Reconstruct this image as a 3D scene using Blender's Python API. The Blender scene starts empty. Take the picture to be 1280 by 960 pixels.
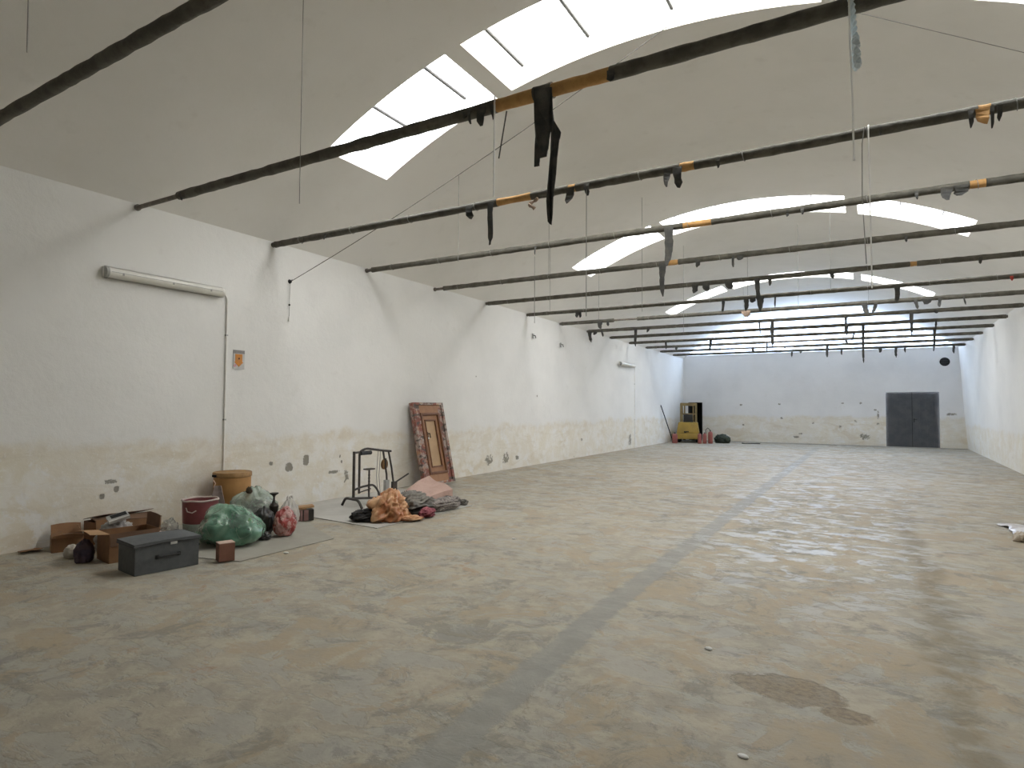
import bpy, bmesh, math, random
from mathutils import Vector, Matrix, noise as mnoise
sc = bpy.context.scene
COL = sc.collection
PI = math.pi

# ------------------------------------------------------------------ camera, world, exposure
def make_camera():
    f, yaw, pit, rol = 765.9, 0.527, 0.0369, 0.0065
    cy, sy = math.cos(yaw), math.sin(yaw)
    F = Vector((-sy*math.cos(pit), cy*math.cos(pit), math.sin(pit)))
    r0 = Vector((cy, sy, 0)); u0 = r0.cross(F)
    r = math.cos(rol)*r0 + math.sin(rol)*u0
    u = -math.sin(rol)*r0 + math.cos(rol)*u0
    cd = bpy.data.cameras.new('camera'); co = bpy.data.objects.new('camera', cd); COL.objects.link(co)
    m = Matrix((r, u, -F)).transposed().to_4x4(); m.translation = Vector((0, 0, 1.6))
    co.matrix_world = m
    cd.sensor_width = 36; cd.lens = 36*f/1280; cd.clip_start = .05; cd.clip_end = 300
    sc.camera = co
make_camera()

SKY = 11.3
w = bpy.data.worlds.new('overcast_sky'); sc.world = w; w.use_nodes = True
w.node_tree.nodes['Background'].inputs[0].default_value = (0.97, 0.98, 1.0, 1)
w.node_tree.nodes['Background'].inputs[1].default_value = SKY
vs = sc.view_settings
vs.view_transform = 'Standard'; vs.look = 'None'; vs.gamma = 1.0; vs.use_curve_mapping = False
vs.exposure = 0.0
sc.cycles.use_denoising = True
sc.cycles.max_bounces = 10; sc.cycles.diffuse_bounces = 7; sc.cycles.transparent_max_bounces = 12
sc.cycles.sample_clamp_indirect = 12

# hall dimensions (metres): long axis is y
XL, XR, YB, YE = -7.956, 3.25, -5.0, 31.0
H, RISE = 4.13, 2.05
XC = (XL+XR)/2; HC = (XR-XL)/2
RV = (HC*HC+RISE*RISE)/(2*RISE); ZC = H+RISE-RV
def vault(x, off=0.0):
    return ZC + math.sqrt(max((RV+off)**2-(x-XC)**2, 0))
STRIPS = [(5.95, 7.19), (14.12, 15.37), (22.40, 23.45)]
SEGS = [(-6.48, -4.45), (-4.22, -0.38), (-0.15, 1.80)]

def portal(name, loc, nrm, sx, sy):
    l = bpy.data.lights.new(name, 'AREA'); l.shape = 'RECTANGLE'; l.size = sx; l.size_y = sy
    l.cycles.is_portal = True
    o = bpy.data.objects.new(name, l); COL.objects.link(o)
    o.location = loc; o.rotation_euler = Vector(nrm).to_track_quat('-Z', 'Y').to_euler()
    return o
for (y0, y1) in STRIPS:
    for (x0, x1) in SEGS:
        xm = (x0+x1)/2; z = vault(xm, .30)
        a = (xm-XC)/RV
        l = bpy.data.lights.new('skylight_portal', 'AREA'); l.shape = 'RECTANGLE'
        l.size = (x1-x0)/math.cos(a)+.25; l.size_y = y1-y0+.1; l.cycles.is_portal = True
        o = bpy.data.objects.new('skylight_portal', l); COL.objects.link(o)
        o.location = (xm, (y0+y1)/2, z); o.rotation_euler = (0, math.asin(a), 0)
l = bpy.data.lights.new('lunette_portal', 'AREA'); l.shape = 'RECTANGLE'; l.size = 11.2; l.size_y = 2.1; l.cycles.is_portal = True
o = bpy.data.objects.new('lunette_portal', l); COL.objects.link(o)
o.location = (XC, YE+.5, 5.2); o.rotation_euler = (-PI/2, 0, 0)

# ------------------------------------------------------------------ helpers: materials
class NT:
    def __init__(s, name):
        s.m = bpy.data.materials.new(name); s.m.use_nodes = True
        s.t = s.m.node_tree; s.b = s.t.nodes['Principled BSDF']; s.out = s.t.nodes['Material Output']
        s._pos = None
    def set(s, sock, v):
        if isinstance(v, bpy.types.NodeSocket): s.t.links.new(v, sock)
        elif v is not None:
            if sock.type == 'RGBA' and len(v) == 3: v = (*v, 1)
            sock.default_value = v
    def n(s, typ, ins=None, **at):
        nd = s.t.nodes.new(typ)
        for k, v in at.items(): setattr(nd, k, v)
        for k, v in (ins or {}).items(): s.set(nd.inputs[k], v)
        return nd
    def pos(s):
        if s._pos is None: s._pos = s.n('ShaderNodeNewGeometry').outputs['Position']
        return s._pos
    def obj(s): return s.n('ShaderNodeTexCoord').outputs['Object']
    def xyz(s, v):
        nd = s.n('ShaderNodeSeparateXYZ', {0: v}); return nd.outputs
    def noise(s, vec, scale, detail=4, rough=.55, dist=0.0, off=None):
        if off is not None: vec = s.n('ShaderNodeVectorMath', {0: vec, 1: off}, operation='ADD').outputs[0]
        return s.n('ShaderNodeTexNoise', {'Vector': vec, 'Scale': scale, 'Detail': detail, 'Roughness': rough, 'Distortion': dist}).outputs[0]
    def scalev(s, vec, sc_): return s.n('ShaderNodeVectorMath', {0: vec, 1: sc_}, operation='MULTIPLY').outputs[0]
    def math(s, op, a, b=None, c=None):
        ins = {0: a}
        if b is not None: ins[1] = b
        if c is not None: ins[2] = c
        return s.n('ShaderNodeMath', ins, operation=op).outputs[0]
    def mr(s, v, a, b, c=0.0, d=1.0):
        nd = s.n('ShaderNodeMapRange', {0: v, 1: a, 2: b, 3: c, 4: d}, interpolation_type='SMOOTHSTEP'); return nd.outputs[0]
    def mix(s, f, a, b):
        nd = s.n('ShaderNodeMix', None, data_type='RGBA')
        s.set(nd.inputs[0], f); s.set(nd.inputs[6], a); s.set(nd.inputs[7], b)
        return nd.outputs[2]
    def bump(s, h, strength=.3, dist=.02):
        s.set(s.b.inputs['Normal'], s.n('ShaderNodeBump', {'Strength': strength, 'Distance': dist, 'Height': h}).outputs[0])
    def fin(s, col=None, rough=None, metal=None):
        if col is not None: s.set(s.b.inputs['Base Color'], col)
        if rough is not None: s.set(s.b.inputs['Roughness'], rough)
        if metal is not None: s.set(s.b.inputs['Metallic'], metal)
        return s.m

def simple(name, c1, c2=None, scale=6.0, rough=.7, metal=0.0, bump=0.0, bscale=40.0, lo=.38, hi=.62, spec=None):
    s = NT(name); c2 = c2 or tuple(v*.8 for v in c1)
    p = s.obj()
    f = s.mr(s.noise(p, scale, 5, .6), lo, hi)
    s.fin(s.mix(f, c1, c2), rough, metal)
    if bump: s.bump(s.noise(p, bscale, 4), bump, .01)
    if spec is not None: s.b.inputs['Specular IOR Level'].default_value = spec
    return s.m

# ------------------------------------------------------------------ helpers: geometry
def bm_new(): return bmesh.new()
def add_box(bm, c, s, rot=None):
    r = bmesh.ops.create_cube(bm, size=1.0)
    M = Matrix.Translation(Vector(c)) @ (rot.to_4x4() if rot is not None else Matrix.Identity(4)) @ Matrix.Diagonal((*s, 1))
    bmesh.ops.transform(bm, matrix=M, verts=r['verts']); return r['verts']
def add_cyl(bm, p0, p1, r0, r1=None, n=16, caps=True):
    p0, p1 = Vector(p0), Vector(p1); d = p1-p0
    r = bmesh.ops.create_cone(bm, cap_ends=caps, segments=n, radius1=r0, radius2=r0 if r1 is None else r1, depth=d.length)
    M = Matrix.Translation((p0+p1)/2) @ d.to_track_quat('Z', 'Y').to_matrix().to_4x4()
    bmesh.ops.transform(bm, matrix=M, verts=r['verts']); return r['verts']
def add_tube(bm, pts, r, n=8, radii=None, closed_caps=True):
    pts = [Vector(p) for p in pts]; rings = []
    up = None
    for i, p in enumerate(pts):
        t = (pts[min(i+1, len(pts)-1)]-pts[max(i-1, 0)]).normalized()
        if up is None:
            up = Vector((0, 0, 1)) if abs(t.z) < .9 else Vector((1, 0, 0))
        a = t.cross(up).normalized(); b = a.cross(t).normalized(); up = b
        rr = radii[i] if radii else r
        rings.append([bm.verts.new(p + rr*(math.cos(2*PI*k/n)*a + math.sin(2*PI*k/n)*b)) for k in range(n)])
    for i in range(len(rings)-1):
        for k in range(n):
            bm.faces.new((rings[i][k], rings[i][(k+1) % n], rings[i+1][(k+1) % n], rings[i+1][k]))
    if closed_caps:
        bm.faces.new(rings[0][::-1]); bm.faces.new(rings[-1])
def rounded(pts, rad, n=5):
    pts = [Vector(p) for p in pts]; out = [pts[0]]
    for i in range(1, len(pts)-1):
        a, b, c = pts[i-1], pts[i], pts[i+1]
        d1 = (a-b); d2 = (c-b); q = min(rad, d1.length*.45, d2.length*.45)
        s_, e_ = b+d1.normalized()*q, b+d2.normalized()*q
        for k in range(n+1):
            t = k/n; out.append((1-t)**2*s_ + 2*t*(1-t)*b + t*t*e_)
    out.append(pts[-1]); return out
def add_lathe(bm, prof, n=32, c=(0, 0, 0)):
    rings = []
    for (r, z) in prof:
        rings.append([bm.verts.new((c[0]+max(r, 1e-4)*math.cos(2*PI*k/n), c[1]+max(r, 1e-4)*math.sin(2*PI*k/n), c[2]+z)) for k in range(n)])
    for i in range(len(rings)-1):
        for k in range(n):
            bm.faces.new((rings[i][k], rings[i][(k+1) % n], rings[i+1][(k+1) % n], rings[i+1][k]))
    bm.faces.new(rings[0][::-1]); bm.faces.new(rings[-1])
def add_prism(bm, poly, axis, a, b):
    """extrude a 2-D outline along an axis from a to b"""
    def P(u, v, t):
        return {'x': (t, u, v), 'y': (u, t, v), 'z': (u, v, t)}[axis]
    A = [bm.verts.new(P(u, v, a)) for u, v in poly]; B = [bm.verts.new(P(u, v, b)) for u, v in poly]
    n = len(poly)
    bm.faces.new(A); bm.faces.new(B[::-1])
    for i in range(n): bm.faces.new((A[i], B[i], B[(i+1) % n], A[(i+1) % n]))
def add_grid(bm, nu, nv, fn):
    V = [[bm.verts.new(fn(i/nu, j/nv)) for j in range(nv+1)] for i in range(nu+1)]
    for i in range(nu):
        for j in range(nv):
            bm.faces.new((V[i][j], V[i+1][j], V[i+1][j+1], V[i][j+1]))
def bevel(bm, w=.01, seg=2):
    bmesh.ops.bevel(bm, geom=[e for e in bm.edges], offset=w, segments=seg, affect='EDGES', profile=.7, clamp_overlap=True)
def obj(name, bm, mat, parent=None, smooth=False, solid=0.0, loc=None):
    bmesh.ops.recalc_face_normals(bm, faces=bm.faces)
    me = bpy.data.meshes.new(name); bm.to_mesh(me); bm.free()
    if smooth:
        for p in me.polygons: p.use_smooth = True
        if smooth != 'all':
            try: me.set_sharp_from_angle(angle=math.radians(40))
            except Exception: pass
    for m in (mat if isinstance(mat, (list, tuple)) else [mat]): me.materials.append(m)
    o = bpy.data.objects.new(name, me); COL.objects.link(o)
    if parent is not None: o.parent = parent
    if loc is not None: o.location = loc
    if solid:
        md = o.modifiers.new('thickness', 'SOLIDIFY'); md.thickness = solid; md.offset = 0
    return o
def thing(name, label, cat, loc=(0, 0, 0), rz=0.0, group=None):
    o = bpy.data.objects.new(name, None); COL.objects.link(o); o.empty_display_size = .1
    o.location = loc; o.rotation_euler = (0, 0, rz); o['label'] = label; o['category'] = cat
    if group: o['group'] = group
    return o
def tag(o, label, cat, group=None, kind=None):
    if label: o['label'] = label; o['category'] = cat
    if group: o['group'] = group
    if kind: o['kind'] = kind
    return o
def structure(o): o['kind'] = 'structure'; return o
def nz(p, s=1.0): return mnoise.noise(Vector(p)*s)
def fold(p, s=1.0): return 1-abs(mnoise.noise(Vector(p)*s))*2
def blob(rx, ry, rz, seed=0, amp=.12, crease=.18, freq=2.2, nu=48, nv=30, power=2.0, flat=.25, top=None, fold=0.0, fdir=(1, .4, .3)):
    """a sagging bag or heap: a closed lump with creases and a flat underside"""
    bm = bm_new(); so = Vector((seed*7.3, seed*3.1, seed*5.7)); rows = []
    for j in range(nv+1):
        th = PI*j/nv; row = []
        for i in range(nu):
            ph = 2*PI*i/nu
            d = Vector((math.sin(th)*math.cos(ph), math.sin(th)*math.sin(ph), math.cos(th)))
            q = d*freq+so
            k = 1 + amp*mnoise.noise(q) + crease*(.5-abs(mnoise.noise(q*1.9))) *.9 + crease*.5*(.4-abs(mnoise.noise(q*4.3)))
            if fold:
                fd = Vector(fdir).normalized(); al = d.dot(fd); pr = d-fd*al
                qq = pr*freq*2.1+fd*al*.7+so+Vector((mnoise.noise(q*1.3), mnoise.noise(q*1.3+Vector((9, 0, 0))), 0))*.55
                k += fold*(.35-abs(mnoise.noise(qq)))+fold*.45*(.3-abs(mnoise.noise(qq*2.1)))
            p = Vector((d.x*rx*k, d.y*ry*k, d.z*rz*k))
            if top: p = top(p, d)
            z = p.z + rz*(1-flat)
            if z < 0.004: z = .004 + .002*abs(mnoise.noise(q*6))
            row.append(bm.verts.new((p.x, p.y, z)))
        rows.append(row)
    for j in range(nv):
        for i in range(nu):
            a, b, c, d_ = rows[j][i], rows[j][(i+1) % nu], rows[j+1][(i+1) % nu], rows[j+1][i]
            bm.faces.new((a, b, c, d_))
    bmesh.ops.remove_doubles(bm, verts=bm.verts, dist=1e-5)
    return bm

# ------------------------------------------------------------------ materials of the hall
def m_wall(name, spots=(), tint=(0.80, 0.795, 0.775), band=1.13, vert='y', stain=1.0):
    s = NT(name); p = s.pos(); x, y, z = s.xyz(p)
    n1 = s.noise(p, .7, 6, .6); n2 = s.noise(p, 2.6, 8, .65, .4); n3 = s.noise(p, 9, 6, .7); n4 = s.noise(p, 11, 5, .75, .8, (3, 8, 1))
    upper = s.mix(s.mr(n1, .35, .7), tint, tuple(v*.93 for v in tint))
    upper = s.mix(s.math('MULTIPLY', s.mr(n2, .60, .72), .25), upper, (.62, .61, .58))
    zz = s.math('ADD', z, s.math('MULTIPLY', s.math('SUBTRACT', n1, .5), .55))
    zz = s.math('ADD', zz, s.math('MULTIPLY', s.math('SUBTRACT', n2, .5), .35))
    low = s.math('MULTIPLY', s.mr(zz, band-.12, band+.10, 1, 0), s.mr(n1, .25, .6, 1, .72))
    cream = s.mix(s.mr(n2, .40, .62), (.72, .665, .545), (.785, .76, .70))
    cream = s.mix(s.math('MULTIPLY', s.mr(s.noise(s.scalev(p, (1, 1, 2.2)), 1.3, 7, .6, .6, (9, 4, 2)), .53, .66), .65*stain), cream, (.62, .53, .375))
    cream = s.mix(s.math('MULTIPLY', s.mr(s.noise(p, 1.7, 8, .7, .3, (31, 14, 7)), .57, .63), .8), cream, (.80, .80, .79))
    cream = s.mix(s.math('MULTIPLY', s.mr(n3, .60, .72), .45), cream, (.50, .45, .36))
    st = s.noise(s.scalev(p, (.9, .9, 3.0)), 1.4, 9, .70, 1.2, (2, 17, 5))
    cream = s.mix(s.math('MULTIPLY', s.mr(st, .50, .60), .38*stain), cream, (.60, .53, .40))
    cream = s.mix(s.math('MULTIPLY', s.mr(s.noise(p, 15, 6, .75, .4, (1, 6, 3)), .57, .64), .55), cream, (.86, .85, .82))
    # ragged upper tide line of the damp
    tide = s.math('MULTIPLY', s.mr(zz, band-.20, band-.02), s.mr(zz, band-.02, band+.05, 1, 0))
    tide = s.math('MULTIPLY', tide, s.mr(n3, .40, .62))
    cream = s.mix(s.math('MULTIPLY', tide, .6), cream, (.60, .52, .40))
    col = s.mix(s.math('MULTIPLY', low, .93), upper, cream)
    # dark knocks where plaster came off
    vor = s.n('ShaderNodeTexVoronoi', {'Vector': p, 'Scale': 1.5}); d = vor.outputs['Distance']
    d = s.math('ADD', d, s.math('MULTIPLY', s.math('SUBTRACT', n3, .5), .10))
    rnd = s.xyz(vor.outputs['Color'])[0]
    hit_ = s.math('MULTIPLY', s.mr(d, .03, .055, 1, 0), s.mr(rnd, .60, .62))
    hole = s.math('MULTIPLY', hit_, s.mr(zz, band-.35, band-.2, 1, .0))
    u = {'y': y, 'x': x}[vert]
    for (su, sz, ru, rz_, *am) in spots:
        du = s.math('DIVIDE', s.math('SUBTRACT', u, su), ru); dz = s.math('DIVIDE', s.math('SUBTRACT', z, sz), rz_)
        rr = s.math('ADD', s.math('POWER', s.math('ABSOLUTE', du), 3.0), s.math('POWER', s.math('ABSOLUTE', dz), 3.0))
        rr = s.math('ADD', rr, s.math('MULTIPLY', s.math('SUBTRACT', n4, .46), am[0] if am else 7.0))
        hole = s.math('MAXIMUM', hole, s.mr(rr, .5, 1.0, 1, 0))
    col = s.mix(s.math('MULTIPLY', hole, .88), col, (.215, .20, .165))
    s.fin(col, .85)
    h = s.math('ADD', s.math('MULTIPLY', n2, .6), s.math('MULTIPLY', n3, .4))
    h = s.math('SUBTRACT', h, s.math('MULTIPLY', hole, .8))
    s.bump(h, .45, .03)
    return s.m

def m_vault():
    s = NT('vault_plaster'); p = s.pos()
    n1 = s.noise(p, .6, 6, .6); n2 = s.noise(p, 3, 6, .6)
    c = s.mix(s.mr(n1, .35, .7), (.82, .805, .765), (.77, .755, .71))
    c = s.mix(s.math('MULTIPLY', s.mr(n2, .58, .75), .35), c, (.68, .66, .61))
    s.fin(c, .9); s.bump(n2, .25, .02); return s.m

def m_floor():
    s = NT('worn_concrete'); p = s.pos(); x, y, z = s.xyz(p)
    nl = s.noise(p, .35, 4, .6); nm = s.noise(p, 1.1, 8, .62, .5); nf = s.noise(p, 5.5, 8, .68, .3); ng = s.noise(p, 26, 5, .65)
    nb = s.noise(p, 1.6, 9, .66, .8, (13, 5, 3)); nc = s.noise(s.scalev(p, (1.0, 1.9, 1)), 2.9, 9, .66, .4, (3, 27, 8))
    base = s.mix(s.mr(nm, .35, .65), (.375, .335, .265), (.305, .282, .232))
    base = s.mix(s.math('MULTIPLY', s.mr(nf, .42, .60), .55), base, (.45, .41, .33))
    # tan dust patches, and grey bare screed patches
    tan = s.mr(nb, .53, .575)
    base = s.mix(s.math('MULTIPLY', tan, s.mr(nf, .35, .6, .25, .68)), base, (.355, .28, .185))
    # lower share of dust at the far end
    bare = s.mr(nc, .50, .545)
    bare = s.math('MULTIPLY', bare, s.mr(tan, 0, 1, 1, .25))
    base = s.mix(s.math('MULTIPLY', bare, .5), base, (.325, .322, .295))
    dark = s.mr(s.noise(p, 2.4, 10, .76, .5, (55, 2, 9)), .53, .61)
    base = s.mix(s.math('MULTIPLY', dark, .6), base, (.20, .195, .172))
    rust = s.mr(s.noise(p, 2.2, 9, .7, .5, (5, 62, 9)), .62, .69)
    base = s.mix(s.math('MULTIPLY', rust, .55), base, (.33, .205, .115))
    rim = s.math('MULTIPLY', s.mr(s.math('ABSOLUTE', s.math('SUBTRACT', nb, .53)), 0, .010, 1, 0), s.mr(nm, .45, .55))
    base = s.mix(s.math('MULTIPLY', rim, .5), base, (.20, .165, .12))
    # smooth repaired strip along the hall
    cx = s.math('ADD', s.math('MULTIPLY', s.mr(y, 1.5, 5.0, 1, 0), .12), -1.83)
    dx = s.math('ABSOLUTE', s.math('SUBTRACT', x, cx))
    dx = s.math('ADD', dx, s.math('MULTIPLY', s.math('SUBTRACT', nf, .5), .15))
    strip = s.math('MULTIPLY', s.mr(dx, .085, .135, 1, 0), s.mr(y, 22, 30, 1, .2))
    base = s.mix(s.math('MULTIPLY', strip, .85), base, s.mix(s.mr(nf, .3, .7), (.225, .222, .20), (.285, .278, .25)))
    # dark worn track
    dt = s.math('ABSOLUTE', s.math('SUBTRACT', x, s.math('ADD', .44, s.math('MULTIPLY', s.math('SUBTRACT', nm, .5), .7))))
    track = s.math('MULTIPLY', s.math('MULTIPLY', s.mr(dt, .04, .20, 1, 0), s.mr(y, 10, 13, 1, 0)), s.mr(nf, .34, .58))
    base = s.mix(s.math('MULTIPLY', track, .65), base, (.175, .145, .095))
    # pitted brown patch
    def spot(cx_, cy_, rx, ry, soft=.25, nse=1.1):
        a = s.math('DIVIDE', s.math('SUBTRACT', x, cx_), rx); b = s.math('DIVIDE', s.math('SUBTRACT', y, cy_), ry)
        r = s.math('ADD', s.math('MULTIPLY', a, a), s.math('MULTIPLY', b, b))
        r = s.math('ADD', r, s.math('MULTIPLY', s.math('SUBTRACT', nf, .5), nse*2))
        return s.mr(r, .85-soft, .85+soft*.3, 1, 0)
    pit = spot(-.40, 3.86, .33, .20)
    pit = s.math('MAXIMUM', pit, spot(-.12, 3.70, .16, .10))
    base = s.mix(s.math('MULTIPLY', pit, s.mr(nf, .3, .6, .45, .85)), base, s.mix(s.mr(ng, .4, .65), (.27, .215, .145), (.17, .135, .095)))
    # floor colour darker near the end wall
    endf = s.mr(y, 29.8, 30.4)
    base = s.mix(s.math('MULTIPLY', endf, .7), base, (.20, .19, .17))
    base = s.mix(s.math('MULTIPLY', s.mr(ng, .55, .75), .35), base, (.22, .2, .165))
    zone = s.math('MULTIPLY', s.math('MULTIPLY', s.mr(x, -2.6, -1.2), s.mr(x, .1, .9, 1, 0)), s.mr(y, 4.0, 8.0))
    gl = s.math('MULTIPLY', bare, s.math('ADD', s.mr(y, 4, 14, .35, .6), s.math('MULTIPLY', zone, .5)))
    gl = s.math('MAXIMUM', gl, s.math('MULTIPLY', strip, .35))
    gl = s.math('MULTIPLY', gl, s.mr(pit, 0, 1, 1, 0))
    s.fin(base, s.mr(gl, 0, 1, .68, .36))
    s.set(s.b.inputs['Specular IOR Level'], s.mr(gl, 0, 1, .25, .5))
    h = s.math('SUBTRACT', s.math('MULTIPLY', nf, s.mr(gl, 0, 1, .5, .15)), s.math('MULTIPLY', bare, .12))
    h = s.math('ADD', h, s.math('MULTIPLY', ng, s.mr(gl, 0, 1, .30, .03)))
    h = s.math('SUBTRACT', h, s.math('MULTIPLY', pit, s.math('ADD', .5, ng)))
    h = s.math('SUBTRACT', h, s.math('MULTIPLY', strip, .15))
    s.bump(h, .5, .02)
    return s.m

def m_pane(name, tint):
    s = NT(name); t = s.t
    tr = s.n('ShaderNodeBsdfTransparent', {0: tint}); tl = s.n('ShaderNodeBsdfTranslucent', {0: tint})
    mx = s.n('ShaderNodeMixShader', {0: .30, 1: tr.outputs[0], 2: tl.outputs[0]})
    t.links.new(mx.outputs[0], s.out.inputs[0]); t.nodes.remove(s.b)
    return s.m

# pixel-free list of plaster losses: (along wall, height, half width, half height)
LEFT_SPOTS = [(6.66, .62, .082, .075, 2.6), (7.0, .70, .07, .09, 2.6), (6.32, .70, .04, .035, 3), (7.9, .36, .06, .12), (7.74, .72, .02, .03), (7.78, .62, .02, .03),
              (7.6, .46, .12, .03), (4.02, .66, .085, .035, 4), (4.08, .56, .035, .04, 3.5), (3.92, .49, .035, .04, 3.5), (12.6, .30, .19, .13), (13.4, .30, .16, .16),
              (14.0, .26, .10, .06), (15.1, 1.9, .03, .03), (12.0, 2.3, .02, .02), (22.9, .35, .18, .22), (18.2, .55, .1, .05)]
END_SPOTS = [(x, z, .06, .05) for x, z in ((-5.3, 1.75), (-3.6, 1.8), (-1.0, 1.85), (-.3, 1.85), (.25, 1.55), (-.5, 1.05), (-3.5, 1.15), (-2.2, .95), (-5.2, .8), (-1.1, .8), (.95-.6, .95))] + \
            [(-.15, .38, .2, .14), (-2.9, .30, .14, .06), (-2.7, .45, .10, .04), (2.95, 1.4, .2, .06), (.35, 1.35, .04, .2)]
M = {}
M['wall_l'] = m_wall('left_plaster', LEFT_SPOTS, vert='y')
M['wall_e'] = m_wall('end_plaster', END_SPOTS, band=1.25, stain=1.35, vert='x', tint=(.79, .79, .80))
M['wall_r'] = m_wall('right_plaster', [], band=1.0, vert='y', stain=.5)
M['wall_b'] = m_wall('back_plaster', [], vert='x')
M['vault'] = m_vault(); M['floor'] = m_floor()
M['pane'] = m_pane('skylight_sheet', (.955, .955, .94)); M['pane_warm'] = m_pane('aged_skylight_sheet', (.96, .94, .86))
M['lunette'] = m_pane('lunette_glass', (.44, .56, .75))

# ------------------------------------------------------------------ the setting
bm = bm_new(); add_grid(bm, 6, 12, lambda u, v: (XL-.3+(XR-XL+.9)*u, YB-.2+(YE-YB+.4)*v, 0)); structure(obj('floor', bm, M['floor']))
bm = bm_new(); add_grid(bm, 18, 4, lambda u, v: (XL-.10*max(0, (u-.45)/.55)*(1-v*.2), YB+(YE-YB)*u, (H+.09)*v)); structure(obj('wall_left', bm, M['wall_l']))
def rwall(u, v):
    y = YB+(YE-YB)*u; lean = .05+.20*max(0, (y-18)/13)
    return (XR-.03+lean*(1-v), y, (H+.05)*v)
bm = bm_new(); add_grid(bm, 36, 4, rwall); structure(obj('wall_right', bm, M['wall_r']))
ZS = 4.21                                    # sill of the lunette
def outline_wall(bm, y, holes, full):
    xs = sorted({XL-.12, XR+.3, *[h[0] for h in holes], *[h[1] for h in holes]})
    zs = sorted({0.0, ZS, *[h[2] for h in holes]})
    for i in range(len(xs)-1):
        for j in range(len(zs)-1):
            if any(h[0] <= xs[i] and xs[i+1] <= h[1] and zs[j+1] <= h[2] for h in holes): continue
            bm.faces.new([bm.verts.new(p) for p in ((xs[i], y, zs[j]), (xs[i+1], y, zs[j]), (xs[i+1], y, zs[j+1]), (xs[i], y, zs[j+1]))])
    if full:
        n = 24; top = [bm.verts.new((XL+(XR-XL)*k/n, y, vault(XL+(XR-XL)*k/n)+.12)) for k in range(n+1)]
        bot = [bm.verts.new((XL+(XR-XL)*k/n, y, ZS)) for k in range(n+1)]
        for k in range(n): bm.faces.new((bot[k], bot[k+1], top[k+1], top[k]))
D1 = (.64, 2.55, 2.33); D2 = (-7.78, -7.12, 1.87)
bm = bm_new(); outline_wall(bm, YE, [D1, D2], False); structure(obj('wall_end', bm, M['wall_e']))
bm = bm_new(); outline_wall(bm, YB, [], True); structure(obj('wall_back', bm, M['wall_b']))
# vault with its skylight openings and their reveals
xs = []
brk = sorted({XL, XR, *[v for sg in SEGS for v in sg]})
for a, b in zip(brk[:-1], brk[1:]):
    n = max(1, int((b-a)/.28)); xs += [a+(b-a)*k/n for k in range(n)]
xs = [XL-.22]+xs+[XR, XR+.12]
ys = [YB]
for a, b in STRIPS: ys += [a, b]
ys.append(YE+.02)
def is_hole(xm, ym): return any(a < ym < b for a, b in STRIPS) and any(a < xm < b for a, b in SEGS)
bm = bm_new(); cache = {}
def VV(i, j, o=0.0):
    k = (i, j, o)
    if k not in cache: cache[k] = bm.verts.new((xs[i], ys[j], vault(xs[i], o)))
    return cache[k]
for i in range(len(xs)-1):
    for j in range(len(ys)-1):
        xm, ym = (xs[i]+xs[i+1])/2, (ys[j]+ys[j+1])/2
        if is_hole(xm, ym):
            for (p, q, di, dj) in (((i, j), (i+1, j), 0, -1), ((i, j+1), (i+1, j+1), 0, 1), ((i, j), (i, j+1), -1, 0), ((i+1, j), (i+1, j+1), 1, 0)):
                i2, j2 = i+di, j+dj
                if not is_hole((xs[i2]+xs[i2+1])/2, (ys[j2]+ys[j2+1])/2):
                    bm.faces.new((VV(*p), VV(*q), VV(*q, .10), VV(*p, .10)))
        else:
            bm.faces.new((VV(i, j), VV(i+1, j), VV(i+1, j+1), VV(i, j+1)))
ceil = obj('ceiling', bm, M['vault'], smooth=True); structure(ceil)
M['bar'] = simple('grey_bar', (.22, .22, .22), rough=.6)
wn = 0
BARS = {0: [-5.63, -4.78], 1: [-3.87, -2.94, -1.9, -1.0], 2: [.6, 1.3]}
for si, (y0, y1) in enumerate(STRIPS):
    for gi, (x0, x1) in enumerate(SEGS):
        wn += 1; bm = bm_new(); n = max(4, int((x1-x0)/.25))
        add_grid(bm, n, 1, lambda u, v: (x0-.02+(x1-x0+.04)*u, y0-.02+(y1-y0+.04)*v, vault(x0-.02+(x1-x0+.04)*u, .105)))
        wo = structure(obj('window_%d' % wn, bm, M['pane_warm'] if (si == 0 and gi == 1) else M['pane']))
        for bx in BARS[gi]:
            b = bm_new(); ln = .93 if si == 0 else .35
            add_tube(b, [(bx, y0-.01, vault(bx, .03)), (bx, y0+ln*(y1-y0)*.80, vault(bx, .03))], .026 if si == 0 else .014, 8)
            obj('glazing_bar', b, M['bar'], wo)
bm = bm_new(); n = 30
top = [bm.verts.new((XL+(XR-XL)*k/n, YE+.06, max(vault(XL+(XR-XL)*k/n)+.05, ZS+.001))) for k in range(n+1)]
bot = [bm.verts.new((XL+(XR-XL)*k/n, YE+.06, ZS-.02)) for k in range(n+1)]
for k in range(n): bm.faces.new((bot[k], bot[k+1], top[k+1], top[k]))
structure(obj('window_10', bm, M['lunette']))
bm = bm_new(); add_box(bm, (XC, YE+.06, ZS-.03), (XR-XL+.3, .14, .05)); structure(obj('trim_1', bm, M['wall_e']))
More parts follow.
